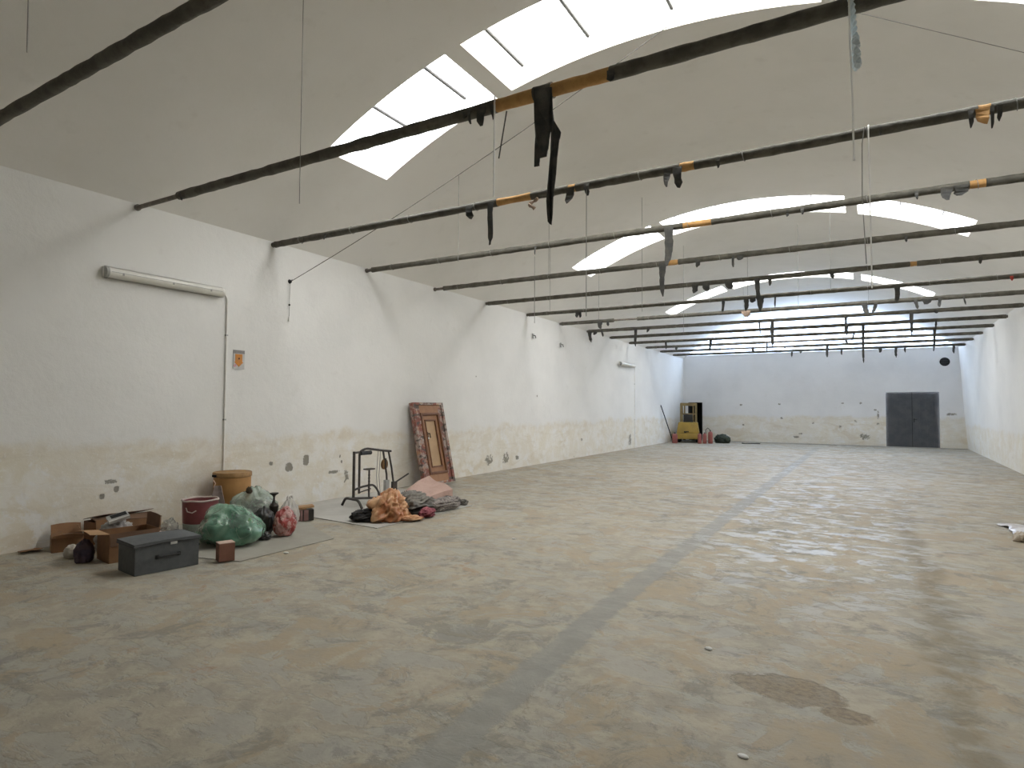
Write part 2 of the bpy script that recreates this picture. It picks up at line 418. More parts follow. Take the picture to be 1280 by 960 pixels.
# double metal door in the end wall
M['door'] = simple('dark_door_paint', (.055, .06, .072), (.075, .08, .09), scale=3, rough=.5)
M['black'] = simple('black', (.012, .012, .013), rough=.8)
bm = bm_new()
for x0, x1 in ((D1[0], 1.585), (1.605, D1[1])):
    add_box(bm, ((x0+x1)/2, YE+.06, D1[2]/2), (x1-x0, .04, D1[2]))
    for k in (0.28, .56, .82): add_box(bm, (x0+(x1-x0)*k, YE+.035, D1[2]/2), (.025, .02, D1[2]-.1))
d1 = structure(obj('door_1', bm, M['door']))
bm = bm_new(); add_box(bm, (1.66, YE+.02, 1.13), (.03, .05, .16)); add_box(bm, (1.70, YE+.0, 1.17), (.12, .02, .02)); obj('door_handle', bm, M['black'], d1)
bm = bm_new(); add_box(bm, (1.595, YE+.07, D1[2]/2), (D1[1]-D1[0]+.06, .02, D1[2]+.02)); obj('door_backing', bm, M['black'], d1)
M['room_shade'] = simple('passage_shade', (.03, .035, .035), rough=.9)  # the passage's lack of light is painted in as near-black grey
bm = bm_new(); x0, x1, zt = D2
for q in (((x0, YE, 0), (x0, YE+1.5, 0), (x0, YE+1.5, zt), (x0, YE, zt)), ((x1, YE, 0), (x1, YE+1.5, 0), (x1, YE+1.5, zt), (x1, YE, zt)),
          ((x0, YE+1.5, 0), (x1, YE+1.5, 0), (x1, YE+1.5, zt), (x0, YE+1.5, zt)), ((x0, YE, zt), (x1, YE, zt), (x1, YE+1.5, zt), (x0, YE+1.5, zt)),
          ((x0, YE, 0.002), (x1, YE, 0.002), (x1, YE+1.5, 0.002), (x0, YE+1.5, 0.002))):
    bm.faces.new([bm.verts.new(p) for p in q])
structure(obj('door_2', bm, M['room_shade']))

# ------------------------------------------------------------------ overhead pipes
M['pipe'] = simple('bare_pipe_steel', (.17, .145, .115), (.11, .095, .08), scale=14, rough=.6, bump=.2)
M['wrap'] = simple('tarred_wrap', (.078, .073, .058), (.12, .112, .09), scale=9, rough=.75, bump=.5, bscale=60)
M['wrap2'] = simple('dusty_wrap', (.095, .09, .075), (.06, .056, .048), scale=9, rough=.8, bump=.5, bscale=60)
M['foam'] = simple('amber_foam', (.54, .31, .115), (.44, .24, .085), scale=12, rough=.85, bump=.4)
M['paper'] = simple('brown_paper', (.36, .27, .20), (.28, .2, .14), scale=12, rough=.85)
M['rag'] = simple('torn_wrap', (.040, .041, .040), (.075, .072, .062), scale=10, rough=.7, bump=.4)
M['wire'] = simple('grey_wire', (.30, .29, .27), rough=.6)
def m_cord(name, col):
    s = NT(name); tl = s.n('ShaderNodeBsdfTranslucent', {0: col}); s.fin(col, .8)
    mx = s.n('ShaderNodeMixShader', {0: .28, 1: s.b.outputs[0], 2: tl.outputs[0]}); s.t.links.new(mx.outputs[0], s.out.inputs[0]); return s.m
M['cord'] = m_cord('white_nylon_cord', (.90, .90, .88))
M['thin'] = simple('dark_cable', (.06, .055, .05), rough=.7)
M['red'] = simple('red_rag', (.45, .05, .03), rough=.8)
PY = [2.20]+[4.226+2.045*k for k in range(13)]
PZ = [3.954]+[4.08]*13
LP = XR-XL
S_ = {1: [(5.05, .01, .05, .041), (5.1, 0, .09, .032), (5.22, 0, .15, .063), (5.31, .01, .1, .023), (6.35, .01, .08, .05), (1.0, 0, .05, .03)],
 2: [(3.71, 0, .13, .084), (4.02, -.02, .49, .069), (5.08, -.02, .16, .089), (5.28, 0, .1, .048), (6.18, 0, .18, .059), (6.29, 0, .19, .074), (6.69, 0, .06, .031), (8.08, 0, .04, .018), (8.72, 0, .12, .032), (8.86, 0, .15, .021), (8.91, 0, .1, .031), (.75, 0, .07, .02), (1.2, 0, .07, .03)],
 3: [(5.62, -.02, .51, .099), (3.55, 0, .12, .028), (7.28, 0, .06, .036), (8.46, 0, .07, .03), (8.74, 0, .13, .088), (8.87, 0, .08, .114), (7.11, 0, .06, .028)],
 4: [(4.93, 0, .56, .097), (5.52, 0, .11, .066), (6.09, 0, .18, .037), (6.2, 0, .07, .098), (8.45, 0, .08, .029)],
 5: [(4.99, -.02, .16, .094), (5.21, 0, .15, .124), (5.64, 0, .14, .134), (6.15, .04, .62, .071), (6.37, .01, .14, .056), (7.42, 0, .11, .064), (9.56, 0, .09, .042)],
 6: [(5.13, -.02, .31, .053), (5.62, 0, .29, .085), (5.75, 0, .1, .117), (5.94, -.02, .31, .099), (6.22, 0, .28, .032), (8.48, 0, .32, .081), (1.52, -.02, .15, .09), (1.58, 0, .16, .067)],
 7: [(8.9, .03, .19, .06), (9.11, 0, .1, .148), (9.36, -.02, .19, .058), (9.78, .03, .17, .028), (1.31, 0, .2, .123), (1.55, 0, .14, .073), (7.89, .08, .29, .097), (8.14, -.07, .26, .064)],
 8: [(8.93, -.01, .6, .068), (9.45, 0, .06, .082), (5.65, -.01, .76, .083), (7.46, 0, .3, .056), (.12, .03, .34, .113), (.32, -.03, .11, .111), (.54, .03, .18, .055), (1.67, 0, .54, .078), (2.08, -.03, .13, .076), (5.3, .04, .38, .043)],
 9: [(7.85, -.01, 1.12, .061), (7.42, 0, .3, .083), (9.61, -.04, .44, .037)],
 10: [(9.73, -.03, .68, .06), (7.59, -.07, .25, .045), (3.08, -.03, .41, .084), (1.45, 0, .28, .06)],
 11: [(7.28, .07, .19, .075), (1.29, 0, .14, .097), (4.69, 0, .37, .056)],
 12: [(6.6, -.01, .46, .083), (3.87, .03, .17, .093), (5.08, 0, .06, .059)],
 13: [(8.39, 0, .18, .11), (8.93, -.01, .4, .081), (9.23, 0, .21, .053), (10.81, -.01, .31, .075), (7.02, 0, .23, .058), (5.14, 0, .26, .063), (5.48, 0, .1, .093)]}
FOAM = {1: [(5.33, 5.70), (5.84, 6.33)], 2: [(4.09, 4.56), (5.04, 5.13), (6.30, 6.45), (8.77, 8.86)], 3: [(5.80, 6.18), (8.95, 9.10)], 4: [(4.98, 5.19)], 5: [(8.6, 8.7)]}
# stretches where only the bare pipe shows
BARE = {1: [(0, .9)], 3: [(0, .15)], 4: [(0, .25)], 7: [(1.7, 2.4)], 11: [(4.6, 6.6)], 12: [(2.6, 5.4)]}
# plain loose wires: (x, from z or None for the vault, to z)
WIRES = {0: [(2.3, None, 4.30)], 1: [(3.05, None, 3.62)], 2: [(5.28, 4.05, 2.6)], 3: [(2.1, None, 4.0)], 4: [(2.75, None, 4.08), (2.45, 4.05, 3.2)],
 5: [(1.35, None, 3.7), (1.75, None, 3.75), (3.9, None, 3.6)], 6: [(2.1, None, 3.8), (7.3, None, 4.08)], 7: [(3.7, None, 3.6), (6.5, None, 4.08)], 8: [(5.0, None, 4.08)], 10: [(4.2, None, 4.08), (8.0, None, 4.08)]}
PLAB = ['thick dark wrapped pipe nearest the camera, crossing the upper corner of the vault',
 'dark wrapped pipe with two long hanging strips and a long amber foam stretch',
 'wrapped pipe with a lacy thin strip and an amber sleeve, third from the camera',
 'wrapped pipe with one broad flat strip below the second skylight, fourth from the camera',
 'wrapped pipe with one dark paddle-like strip, fifth from the camera',
 'wrapped pipe with a chain-like twisted strip and three dark knobs, sixth from the camera',
 'wrapped pipe with four close ragged strips, seventh from the camera',
 'wrapped pipe with small crumpled tufts and two slanting strips, eighth from the camera',
 'wrapped pipe with a bracket-like strip near its wall end, ninth from the camera',
 'wrapped pipe with the longest dark strip before the bright lunette, tenth from the camera',
 'wrapped pipe with one long strip above the round vent, eleventh from the camera',
 'half bare pipe with three short strips, third pipe from the end wall',
 'half bare pipe with a bent strip at mid-length, second pipe from the end wall',
 'wrapped pipe nearest the end wall, with seven short dark strips']
rnd = random.Random(5)
def sleeve(x0, x1, r, seed, ragged=.010):
    bm = bm_new(); n = max(3, int((x1-x0)/.09)); R = random.Random(seed)
    pts = [(x0+(x1-x0)*k/n, 0, 0) for k in range(n+1)]
    rad = [r*(1+.10*mnoise.noise(Vector((x0+(x1-x0)*k/n*2.5, seed, 0))))+R.uniform(-ragged, ragged)*.35 for k in range(n+1)]
    add_tube(bm, pts, r, 12, rad); return bm
def strip_mesh(dx, ln, wd, seed):
    R = random.Random(seed); bm = bm_new(); n = max(4, min(26, int(ln/.04))); L_, R_ = [], []
    tw0 = R.uniform(-.5, .5); ph = R.uniform(0, 6)
    top = .0
    for k in range(n+1):
        t = k/n; z = top-t*(ln+top-.0)
        wv = wd*.5*(1-.25*t)*(1+.35*mnoise.noise(Vector((seed, t*6, 2))))
        if t > .85: wv *= R.uniform(.35, .9)
        if t > .99: wv *= .55
        cx = dx*t+wd*.12*math.sin(ph+t*5)*t; a = tw0*t+.35*math.sin(ph+t*4)*t
        cy = -.052+.03*math.sin(t*3+ph)*t
        ex, ey = math.cos(a)*wv, math.sin(a)*wv
        L_.append(bm.verts.new((cx-ex, cy-ey, z))); R_.append(bm.verts.new((cx+ex, cy+ey, z-R.uniform(-.01, .01))))
    for k in range(n): bm.faces.new((L_[k], R_[k], R_[k+1], L_[k+1]))
    return bm
for k in range(14):
    y, zp = PY[k], PZ[k]
    root = thing('overhead_pipe', PLAB[k], 'pipe', (XL, y, zp), 0, 'wrapped pipes across the vault')
    if k == 0: root.rotation_euler = (0, -.021, 0)
    bm = bm_new(); add_cyl(bm, (.004, 0, 0), (LP-.025, 0, 0), .027 if k < 8 else .040, n=12); obj('pipe_core', bm, M['pipe'], root, smooth=True)
    if k:
        bm = bm_new(); add_cyl(bm, (.004, 0, 0), (.03, 0, 0), .040, n=14); obj('wall_flange', bm, M['pipe'], root)
    fo = FOAM.get(k, []); ba = BARE.get(k, [])
    cuts = sorted(fo+ba); a = .06; segs = []
    for (c0, c1) in cuts:
        if c0-a > .1: segs.append((a, c0))
        a = max(a, c1)
    if LP-.06-a > .1: segs.append((a, LP-.06))
    for i, (s0, s1) in enumerate(segs):
        o = obj('insulation_sleeve', sleeve(s0, s1, .052 if k == 1 or k > 6 else .047, k*31+i), M['wrap'], root, smooth=True)
    for i, (s0, s1) in enumerate(fo):
        o = obj('foam_sleeve', sleeve(s0+.004, s1-.004, .044 if k != 1 else .050, k*37+i), M['foam'], root, smooth=True)
        o['label'] = 'amber foam stretch'
    for i, (x, dx, ln, wd) in enumerate(S_.get(k, [])):
        o = obj('torn_strip', strip_mesh(dx, ln+.025, wd*1.25, k*101+i), M['rag'], root, solid=.006, loc=(x, 0, 0))
    for (x, z0, z1) in WIRES.get(k, []):
        zt = vault(XL+x)-.005 if z0 is None else z0
        bm = bm_new(); add_tube(bm, [(x, -.056, zt-zp), (x, -.056, z1-zp)], .0045, 5); obj('hanger_wire', bm, M['wire'], root)
    if k == 1:   # ragged cuff, dark band between the amber stretches, cord and pale cable ties
        obj('insulation_sleeve', sleeve(5.69, 5.85, .060, 77), M['wrap'], root, smooth=True)
        bm = bm_new(); add_tube(bm, [(5.345, -.05, .06), (5.345, -.056, -.78)], .007, 6); o = obj('cord_strand', bm, M['cord'], root); o['label'] = 'thin white cord'
        for pg in ([(5.716, .013), (5.87, -.008), (5.872, -.266), (5.838, -.479), (5.824, -.545), (5.769, -.547), (5.769, -.61), (5.72, -.607), (5.725, -.36)],
                   [(5.862, -.05), (5.872, -.05), (5.885, -.27), (5.947, -.377), (5.94, -.42), (5.927, -.466), (5.901, -.803), (5.882, -1.005), (5.868, -1.084), (5.834, -1.054), (5.84, -.824), (5.859, -.515), (5.865, -.359)]):
            bm = bm_new(); V = [bm.verts.new((x, -.056+.02*math.sin(z*5+x*9)*(-z), z)) for x, z in pg]; bm.faces.new(V); bmesh.ops.triangulate(bm, faces=bm.faces)
            bmesh.ops.subdivide_edges(bm, edges=bm.edges, cuts=2)
            for v in bm.verts: v.co.y += .02*mnoise.noise(v.co*7); v.co.x += .006*mnoise.noise(v.co*31)
            o = obj('torn_strip', bm, M['rag'], root, solid=.007); o['label'] = 'long torn strip'
    if k == 2:
        bm = bm_new()
        pts = [(4.60+.06*math.cos(t)*(1-t/9), -.05+.02*math.sin(t*1.3), -.05-.022*t) for t in [q*.5 for q in range(12)]]
        add_tube(bm, pts, .018, 6, [.010+.014*abs(math.sin(q)) for q in range(12)]); o = obj('paper_curl', bm, M['paper'], root); o['label'] = 'curled brown paper scrap'
        o = obj('foam_flap', strip_mesh(0, .14, .10, 909), M['foam'], root, solid=.01, loc=(8.80, 0, 0)); o['label'] = 'amber foam flap'
    if k == 6:
        o = obj('red_scrap', strip_mesh(0, .08, .05, 12), M['red'], root, solid=.008, loc=(10.28, 0, 0)); o['label'] = 'red scrap'
    if k == 7:
        o = obj('foam_flap', strip_mesh(0.0, .14, .22, 919), M['paper'], root, solid=.03, loc=(5.28, 0, 0)); o['label'] = 'brown foam lump'
    if 1 < k < 8:
        for x in ([.6+1.05*q for q in range(10)]):
            bm = bm_new(); add_tube(bm, [(.004*q, .052*math.cos(a_), .052*math.sin(a_)) for q, a_ in enumerate([2*PI*j/10 for j in range(11)])], .004, 4)
            obj('wire_tie', bm, M['wire'], root, loc=(x, 0, 0))

# ropes over the pipes
def rope(pts, r, pitch, n=2, seg=8):
    bm = bm_new(); P = [Vector(p) for p in pts]
    for s in range(n):
        out = []
        for i in range(len(P)-1):
            m = max(1, int((P[i+1]-P[i]).length/.012))
            for q in range(m):
                p = P[i].lerp(P[i+1], q/m); out.append(p+Vector((math.cos(p.z/pitch*2*PI+s*2*PI/n)*r, math.sin(p.z/pitch*2*PI+s*2*PI/n)*r, 0)))
        out.append(P[-1]); add_tube(bm, out, r*1.1, 5)
    return bm
M['rope'] = m_cord('pale_blue_rope', (.80, .88, .92))
rt = thing('hanging_rope', 'pale twisted rope knotted over the second pipe with a thin white tail', 'rope', (-.06, 4.226, 4.08))
bm = bm_new(); add_tube(bm, [(.0+.01*math.sin(q), .062*math.cos(q*PI/6), .062*math.sin(q*PI/6)) for q in range(13)], .012, 6); obj('rope_loop', bm, M['rope'], rt)
obj('rope_strand', rope([(.0, -.065, 1.2), (.0, -.065, .0), (.015, -.065, -.22), (.02, -.065, -.44)], .010, .075), M['rope'], rt)
obj('rope_strand', rope([(.02, -.09, -.25), (.03, -.088, -.44)], .012, .05, 3), M['rope'], rt)
bm = bm_new(); add_tube(bm, [(-.012, -.082, .03), (-.008, -.085, -.3), (.0, -.085, -.62), (.004, -.085, -1.0)], .006, 6); o = obj('cord_tail', bm, M['cord'], rt)
rt = thing('dangling_string', 'long white cord hanging from the third pipe in front of the far skylights', 'cord', (.03, 6.271, 4.08))
bm = bm_new(); add_tube(bm, [(0, .058*math.cos(q*PI/6), .058*math.sin(q*PI/6)) for q in range(13)], .007, 6); obj('cord_loop', bm, M['cord'], rt)
bm = bm_new(); add_tube(bm, [(0, -.062, .0), (.004, -.062, -.5), (.01, -.062, -1.42)], .0065, 6); obj('cord_strand', bm, M['cord'], rt)
bm = bm_new(); add_tube(bm, [(-.03, -.06, .03), (-.05, -.06, -.12), (-.055, -.062, -.6), (-.03, -.062, -1.2)], .0045, 6); o = obj('cord_strand', bm, M['wire'], rt)
# thin cables strung under the vault
def cable(name, label, pts, r, sag, mat, n=14):
    bm = bm_new(); P = [Vector(p) for p in pts]; out = []
    for i in range(len(P)-1):
        for q in range(n):
            t = q/n; p = P[i].lerp(P[i+1], t); p.z -= sag*4*t*(1-t); out.append(p)
    out.append(P[-1]); add_tube(bm, out, r, 5); return tag(obj(name, bm, mat), label, 'cable')
cable('strung_cable', 'thin dark cable strung from the wall hook up to the near skylight', [(XL+.03, 6.6, 3.57), (-1.5, 6.78, vault(-1.5)-.01)], .005, .11, M['thin'])
cable('strung_cable', 'thin dark cable strung slanting down from the vault crown behind the rope', [(-.3, 7.25, vault(-.3)-.02), (1.5, 8.02, vault(1.5)-.02), (3.05, 8.7, vault(3.05)-.03)], .004, .0, M['wire'])
cable('drop_wire', 'short dark wire dropping from the amber foam stretch to the strung cable', [(XL+5.43, 4.226, 4.015), (XL+5.30, 4.32, 3.68)], .006, .0, M['thin'])

# ------------------------------------------------------------------ fixtures on the walls
M['white_metal'] = simple('dusty_white_metal', (.78, .77, .73), (.70, .69, .65), scale=8, rough=.45)
M['diffuser'] = simple('yellowed_diffuser', (.76, .75, .70), (.70, .69, .63), scale=5, rough=.35)
M['grey_pl'] = simple('grey_plastic', (.42, .42, .40), rough=.5)
M['conduit'] = simple('grey_conduit', (.82, .80, .76), (.74, .72, .68), rough=.55)
def batten(name, label, y0, y1, z, parts=True):
    L_ = y1-y0; t = thing(name, label, 'light', (XL+.004, y0, z))
    bm = bm_new(); add_prism(bm, [(.0, -.06), (.0, .07), (.045, .07), (.045, -.06)], 'y', .0, L_); bevel(bm, .006); obj('housing', bm, M['white_metal'], t)
    prof = [(.046, -.075)]+[(.046+.075*math.sin(a*PI/10), -.068+.13*(.5-.5*math.cos(a*PI/10))) for a in range(0, 11)]+[(.046, .07)]
    bm = bm_new(); add_prism(bm, prof, 'y', .035, L_-.035); obj('diffuser', bm, M['diffuser'], t, smooth=True)
    for a in (.0, L_-.035):
        bm = bm_new(); add_prism(bm, [(u*1.03+.046*(-.03), v*1.05) for u, v in prof], 'y', a, a+.035); obj('end_cap', bm, M['grey_pl'] if a == 0 else M['white_metal'], t, smooth=True)
    if parts:
        bm = bm_new(); add_box(bm, (.122, L_/2, -.0), (.004, L_-.1, .006)); obj('seam_strip', bm, M['grey_pl'], t)
        for f_ in (.12, .52, .86):
            bm = bm_new(); add_box(bm, (.118, L_*f_, -.01), (.014, .02, .03)); obj('clip', bm, M['grey_pl'], t)
batten('fluorescent_light', 'long dusty white fluorescent batten high on the wall, near the orange sign', 3.84, 5.40, 3.19)
batten('fluorescent_light', 'small white fluorescent batten far along the wall, towards the yellow forklift', 21.5, 23.1, 3.22, False)
def conduit(label, y, z0, z1, yl, zl):
    t = thing('conduit', label, 'pipe', (XL+.02, y, z0))
    bm = bm_new(); add_tube(bm, rounded([(0, 0, 0), (0, 0, z1-z0), (.02, yl-y, zl-z0)], .06), .0125, 10); obj('tube', bm, M['conduit'], t, smooth=True)
    for f_ in (.35, .8):
        bm = bm_new(); add_box(bm, (-.002, 0, (z1-z0)*f_), (.034, .032, .02)); obj('clip', bm, M['grey_pl'], t)
conduit('thin grey conduit dropping from the dusty batten to behind the cardboard drum', 5.50, .45, 3.13, 5.415, 3.20)
conduit('thin pale conduit dropping from the far small batten to the floor', 23.22, .02, 3.14, 23.115, 3.2)
# orange sign
M['sign_w'] = simple('sign_board', (.60, .59, .57), (.52, .51, .50), rough=.5)
M['sign_h'] = simple('sign_grey_band', (.20, .20, .20), (.30, .28, .28), scale=30, rough=.5)
M['orange'] = simple('sign_orange', (.62, .24, .03), (.52, .22, .05), scale=16, rough=.5)
M['dotb'] = simple('sign_dark_dot', (.10, .03, .01), rough=.5); M['pink'] = simple('sign_pink', (.62, .34, .38), rough=.5)
t = thing('wall_sign', 'small pale sign with an orange downward arrow beside the conduit', 'sign', (XL+.003, 5.715, 2.26))
bm = bm_new(); add_box(bm, (.004, 0, 0), (.008, .185, .275)); obj('board', bm, M['sign_w'], t)
bm = bm_new(); add_box(bm, (.0095, 0, .112), (.003, .183, .05)); obj('header_band', bm, M['sign_h'], t)
bm = bm_new(); add_prism(bm, [(-.062, .08), (.055, .08), (.055, -.035), (.075, -.035), (.0, -.105), (-.08, -.035), (-.062, -.035)], 'x', .008, .011); obj('arrow', bm, M['orange'], t)
bm = bm_new(); add_cyl(bm, (.010, 0, .015), (.0125, 0, .015), .014, n=14); obj('dot', bm, M['dotb'], t)
bm = bm_new(); add_box(bm, (.009, -.062, -.088), (.002, .045, .035), Matrix.Rotation(.5, 3, 'X')); obj('pink_mark', bm, M['pink'], t)
# hook and pull cord
t = thing('pull_cord', 'thin pull cord with a small bead hanging from a dark wall hook', 'cord', (XL+.002, 6.60, 3.57))
bm = bm_new(); add_cyl(bm, (0, 0, 0), (.03, 0, 0), .035, .02, 14); add_tube(bm, [(.025, 0, .0), (.05, 0, .01), (.055, 0, .03)], .006, 6); o = obj('hook', bm, M['black'], t)
bm = bm_new(); add_tube(bm, [(.03, -.01, -.03), (.028, -.02, -.25), (.028, -.022, -.58)], .004, 5); obj('cord_strand', bm, M['wire'], t)
bm = bm_new(); bmesh.ops.create_uvsphere(bm, u_segments=10, v_segments=8, radius=.016, matrix=Matrix.Translation((.028, -.02, -.38))); obj('bead', bm, M['black'], t, smooth='all')
bm = bm_new(); add_cyl(bm, (.028, -.022, -.56), (.028, -.022, -.64), .006, .016, 10); obj('pull_knob', bm, M['white_metal'], t)
for (y, z, lb) in ((14.79, 3.54, 'small dark bracket on the wall beneath the seventh pipe'), (16.55, 3.45, 'tiny dark wall stub right of the bracket, below a pipe end')):
    t = thing('wall_bracket', lb.replace('right of', 'beyond'), 'bracket', (XL+.001, y, z))
    bm = bm_new(); add_box(bm, (.01, 0, 0), (.02, .09, .14)); bevel(bm, .004); obj('plate', bm, M['grey_pl'], t)
    bm = bm_new(); add_tube(bm, [(.02, 0, .02), (.07, .02, .01), (.08, .03, -.06)], .012, 7); obj('hook', bm, M['black'], t)
# round vent in the end wall
t = thing('round_vent', 'round dark ventilation hole high on the end wall above the double door', 'vent', (2.76, YE-.001, 3.58))
bm = bm_new(); add_tube(bm, [(.165*math.cos(a*PI/16), -.01, .165*math.sin(a*PI/16)) for a in range(33)], .014, 8); obj('rim', bm, M['black'], t)
bm = bm_new(); add_cyl(bm, (0, -.004, 0), (0, -.012, 0), .16, n=32); obj('disc', bm, M['black'], t)
for q in range(5):
    zz = -.12+.06*q; hw = math.sqrt(max(.155**2-zz*zz, 0)); bm = bm_new(); add_box(bm, (0, -.018, zz), (2*hw, .008, .014)); obj('louvre', bm, M['door'], t)

# ------------------------------------------------------------------ sheets on the floor
M['sheet'] = simple('pale_floor_sheet', (.47, .46, .43), (.41, .40, .37), scale=1.6, rough=.8, bump=.15)
M['sheet2'] = simple('grey_floor_sheet', (.345, .33, .285), (.30, .285, .245), scale=1.6, rough=.8, bump=.15)
def sheet(name, label, cat, poly, h, mat):
    bm = bm_new(); add_prism(bm, poly, 'z', .002, h); return tag(obj(name, bm, mat), label, cat)
sheet('floor_sheet', 'pale flat sheet on the floor under the exercise frame and clothes', 'sheet', [(-5.55, 6.07), (-5.54, 8.26), (-7.9, 9.25), (-7.9, 6.55), (-6.86, 6.18)], .010, M['sheet'])
sheet('floor_sheet', 'flat grey sheet on the floor under the boxes and green bag', 'sheet', [(-5.56, 4.06), (-5.56, 5.33), (-6.5, 5.80), (-7.9, 6.2), (-7.9, 3.72), (-6.2, 3.9)], .008, M['sheet2'])
FZ = .011

# ------------------------------------------------------------------ the pile of boxes and bags by the wall
M['box_grey'] = simple('grey_fabric', (.098, .104, .108), (.084, .090, .094), scale=20, rough=.85, bump=.15, bscale=200)
M['piping'] = simple('black_piping', (.015, .015, .016), rough=.6)
M['tagm'] = simple('white_tag', (.62, .62, .60), rough=.6)
t = thing('storage_box', 'grey fabric storage box with a sagging lid and black handle', 'box', (-6.05, 3.52, .0), math.radians(82.3))
bm = bm_new(); add_box(bm, (0, 0, .135), (.585, .385, .268)); bevel(bm, .008); obj('body', bm, M['box_grey'], t)
def lidz(u, v): return .300 - .018*(1-((u-.35)*1.4)**2)*(v < .5)*(1-v)*0 + .018*math.sin(u*PI) - .012*u
bm = bm_new()
add_grid(bm, 16, 8, lambda u, v: (-.302+.604*u, -.202+.404*v, .292+.022*math.sin(PI*min(1, u*1.0))*(.35+.65*math.sin(PI*v)) + .006*v))
add_grid(bm, 16, 1, lambda u, v: (-.302+.604*u, -.202, (.292+.022*math.sin(PI*u)*.35) - (.022+.004*math.sin(u*9))*v))
add_grid(bm, 16, 1, lambda u, v: (-.302+.604*u, .202, .298+.022*math.sin(PI*u)*.35-.03*v))
add_grid(bm, 8, 1, lambda u, v: (-.302, -.202+.404*u, .292+.006*u-.024*v)); add_grid(bm, 8, 1, lambda u, v: (.302, -.202+.404*u, .292+.006*u-.024*v))
bmesh.ops.remove_doubles(bm, verts=bm.verts, dist=.0015)
lid = obj('lid', bm, M['box_grey'], t, solid=.006)
bm = bm_new()
pts = [(-.304+.608*q/16, -.206, .292+.022*math.sin(PI*q/16)*.35-.024-.004*math.sin(q/16*9)) for q in range(17)]
add_tube(bm, [(-.305, .2, .268)]+pts+[(.305, .2, .268)], .0055, 6); obj('lid_piping', bm, M['piping'], lid)
bm = bm_new(); add_tube(bm, rounded([(-.10, -.190, .148), (-.095, -.212, .150), (.095, -.212, .150), (.10, -.190, .148)], .02), .011, 8); add_box(bm, (-.1, -.195, .148), (.03, .01, .035)); add_box(bm, (.1, -.195, .148), (.03, .01, .035)); o = obj('handle', bm, M['piping'], t); o['label'] = 'black strap handle'
bm = bm_new(); add_box(bm, (.045, -.2085, .262), (.06, .004, .024)); o = obj('tag', bm, M['tagm'], t); o['label'] = 'small white tag'

def card(name, c1, c2): return simple(name, c1, c2, scale=7, rough=.85, bump=.1, bscale=80)
M['card'] = card('cardboard', (.275, .147, .072), (.235, .124, .062)); M['card_d'] = card('dark_cardboard', (.165, .090, .052), (.14, .078, .045))
M['card_l'] = card('light_cardboard', (.39, .235, .115), (.35, .205, .10)); M['card_in'] = card('cardboard_inside', (.13, .08, .05), (.10, .06, .04))
def carton(name, label, loc, rz, w_, d_, h_, flaps, mat, fmat=None, mats=None):
    """open carton; flaps: {side: (length, degrees from upright, outward positive)}"""
    t = thing(name, label, 'box', loc, rz); th = .006
    bm = bm_new()
    add_box(bm, (0, 0, th/2), (w_, d_, th))
    add_box(bm, (0, -d_/2, h_/2), (w_, th, h_)); add_box(bm, (0, d_/2, h_/2), (w_, th, h_))
    add_box(bm, (-w_/2, 0, h_/2), (th, d_, h_)); add_box(bm, (w_/2, 0, h_/2), (th, d_, h_))
    obj('carton_body', bm, mat, t)
    for sd, (ln, ang) in flaps.items():
        a = math.radians(ang); sx, sy = {'l': (-1, 0), 'r': (1, 0), 'f': (0, -1), 'b': (0, 1)}[sd]
        bm = bm_new(); n_ = 6
        def fn(u, v):
            o_ = ln*v; bow = .012*math.sin(u*PI)*v
            ox = (o_*math.sin(a)); oz = o_*math.cos(a)
            if sx: return (sx*(w_/2+ox)+.0, (-d_/2+d_*u)*.98, h_+.003+oz+bow)
            return ((-w_/2+w_*u)*.98, sy*(d_/2+ox), h_+.003+oz+bow)
        add_grid(bm, n_, 4, fn); obj('flap', bm, (mats or {}).get(sd, fmat or mat), t, solid=.005)
    return t
carton('open_carton', 'open brown cardboard carton with a tan flap beside the grey box', (-6.725, 3.585, 0), math.radians(81), .46, .34, .29,
       {'l': (.17, 84), 'r': (.13, 4), 'f': (.13, 172)}, M['card'], M['card_d'], {'l': M['card_l']})
t = carton('long_carton', 'long closed brown carton with a lifted lid against the stained wall', (-7.66, 4.02, 0), math.radians(90), .66, .40, .25,
       {}, M['card'])
bm = bm_new(); add_grid(bm, 8, 4, lambda u, v: (-.34+.68*u, -.205+.25*v, .252+.035*v+.012*math.sin(u*5))); obj('lid_flap', bm, M['card_d'], t, solid=.006)
bm = bm_new(); add_grid(bm, 8, 4, lambda u, v: (-.34+.68*u, .205-.22*v, .256+.05*v+.012*math.sin(u*4+1)+.02*u)); obj('lid_flap', bm, M['card_d'], t, solid=.006)
carton('low_carton', 'low crumpled brown carton at the end of the pile by the wall', (-7.64, 3.42, 0), math.radians(70), .28, .24, .15,
       {'f': (.12, 70), 'b': (.12, 35), 'r': (.10, -25), 'l': (.1, -70)}, M['card'], M['card'])
bm = bm_new(); add_grid(bm, 8, 5, lambda u, v: (-7.93+.20*u, 3.08+.20*v-.05*u, .008+.012*nz((u*3, v*3, 1))+.03*u)); tag(obj('cardboard_scrap', bm, M['card'], solid=.006), 'flat dull brown cardboard scrap lying against the foot of the wall', 'cardboard')
t = thing('cardboard_offcut', 'upright folded orange-brown cardboard offcut behind the low carton', 'cardboard', (-7.38, 3.66, 0), math.radians(75))
bm = bm_new(); add_grid(bm, 2, 5, lambda u, v: (-.06+.12*u, .0+.06*v, .002+.30*v)); obj('panel', bm, M['card'], t, solid=.006)
bm = bm_new(); add_grid(bm, 2, 5, lambda u, v: (.062+.06*u, .04*u+.06*v, .002+.24*v)); obj('panel', bm, M['card_l'], t, solid=.006)
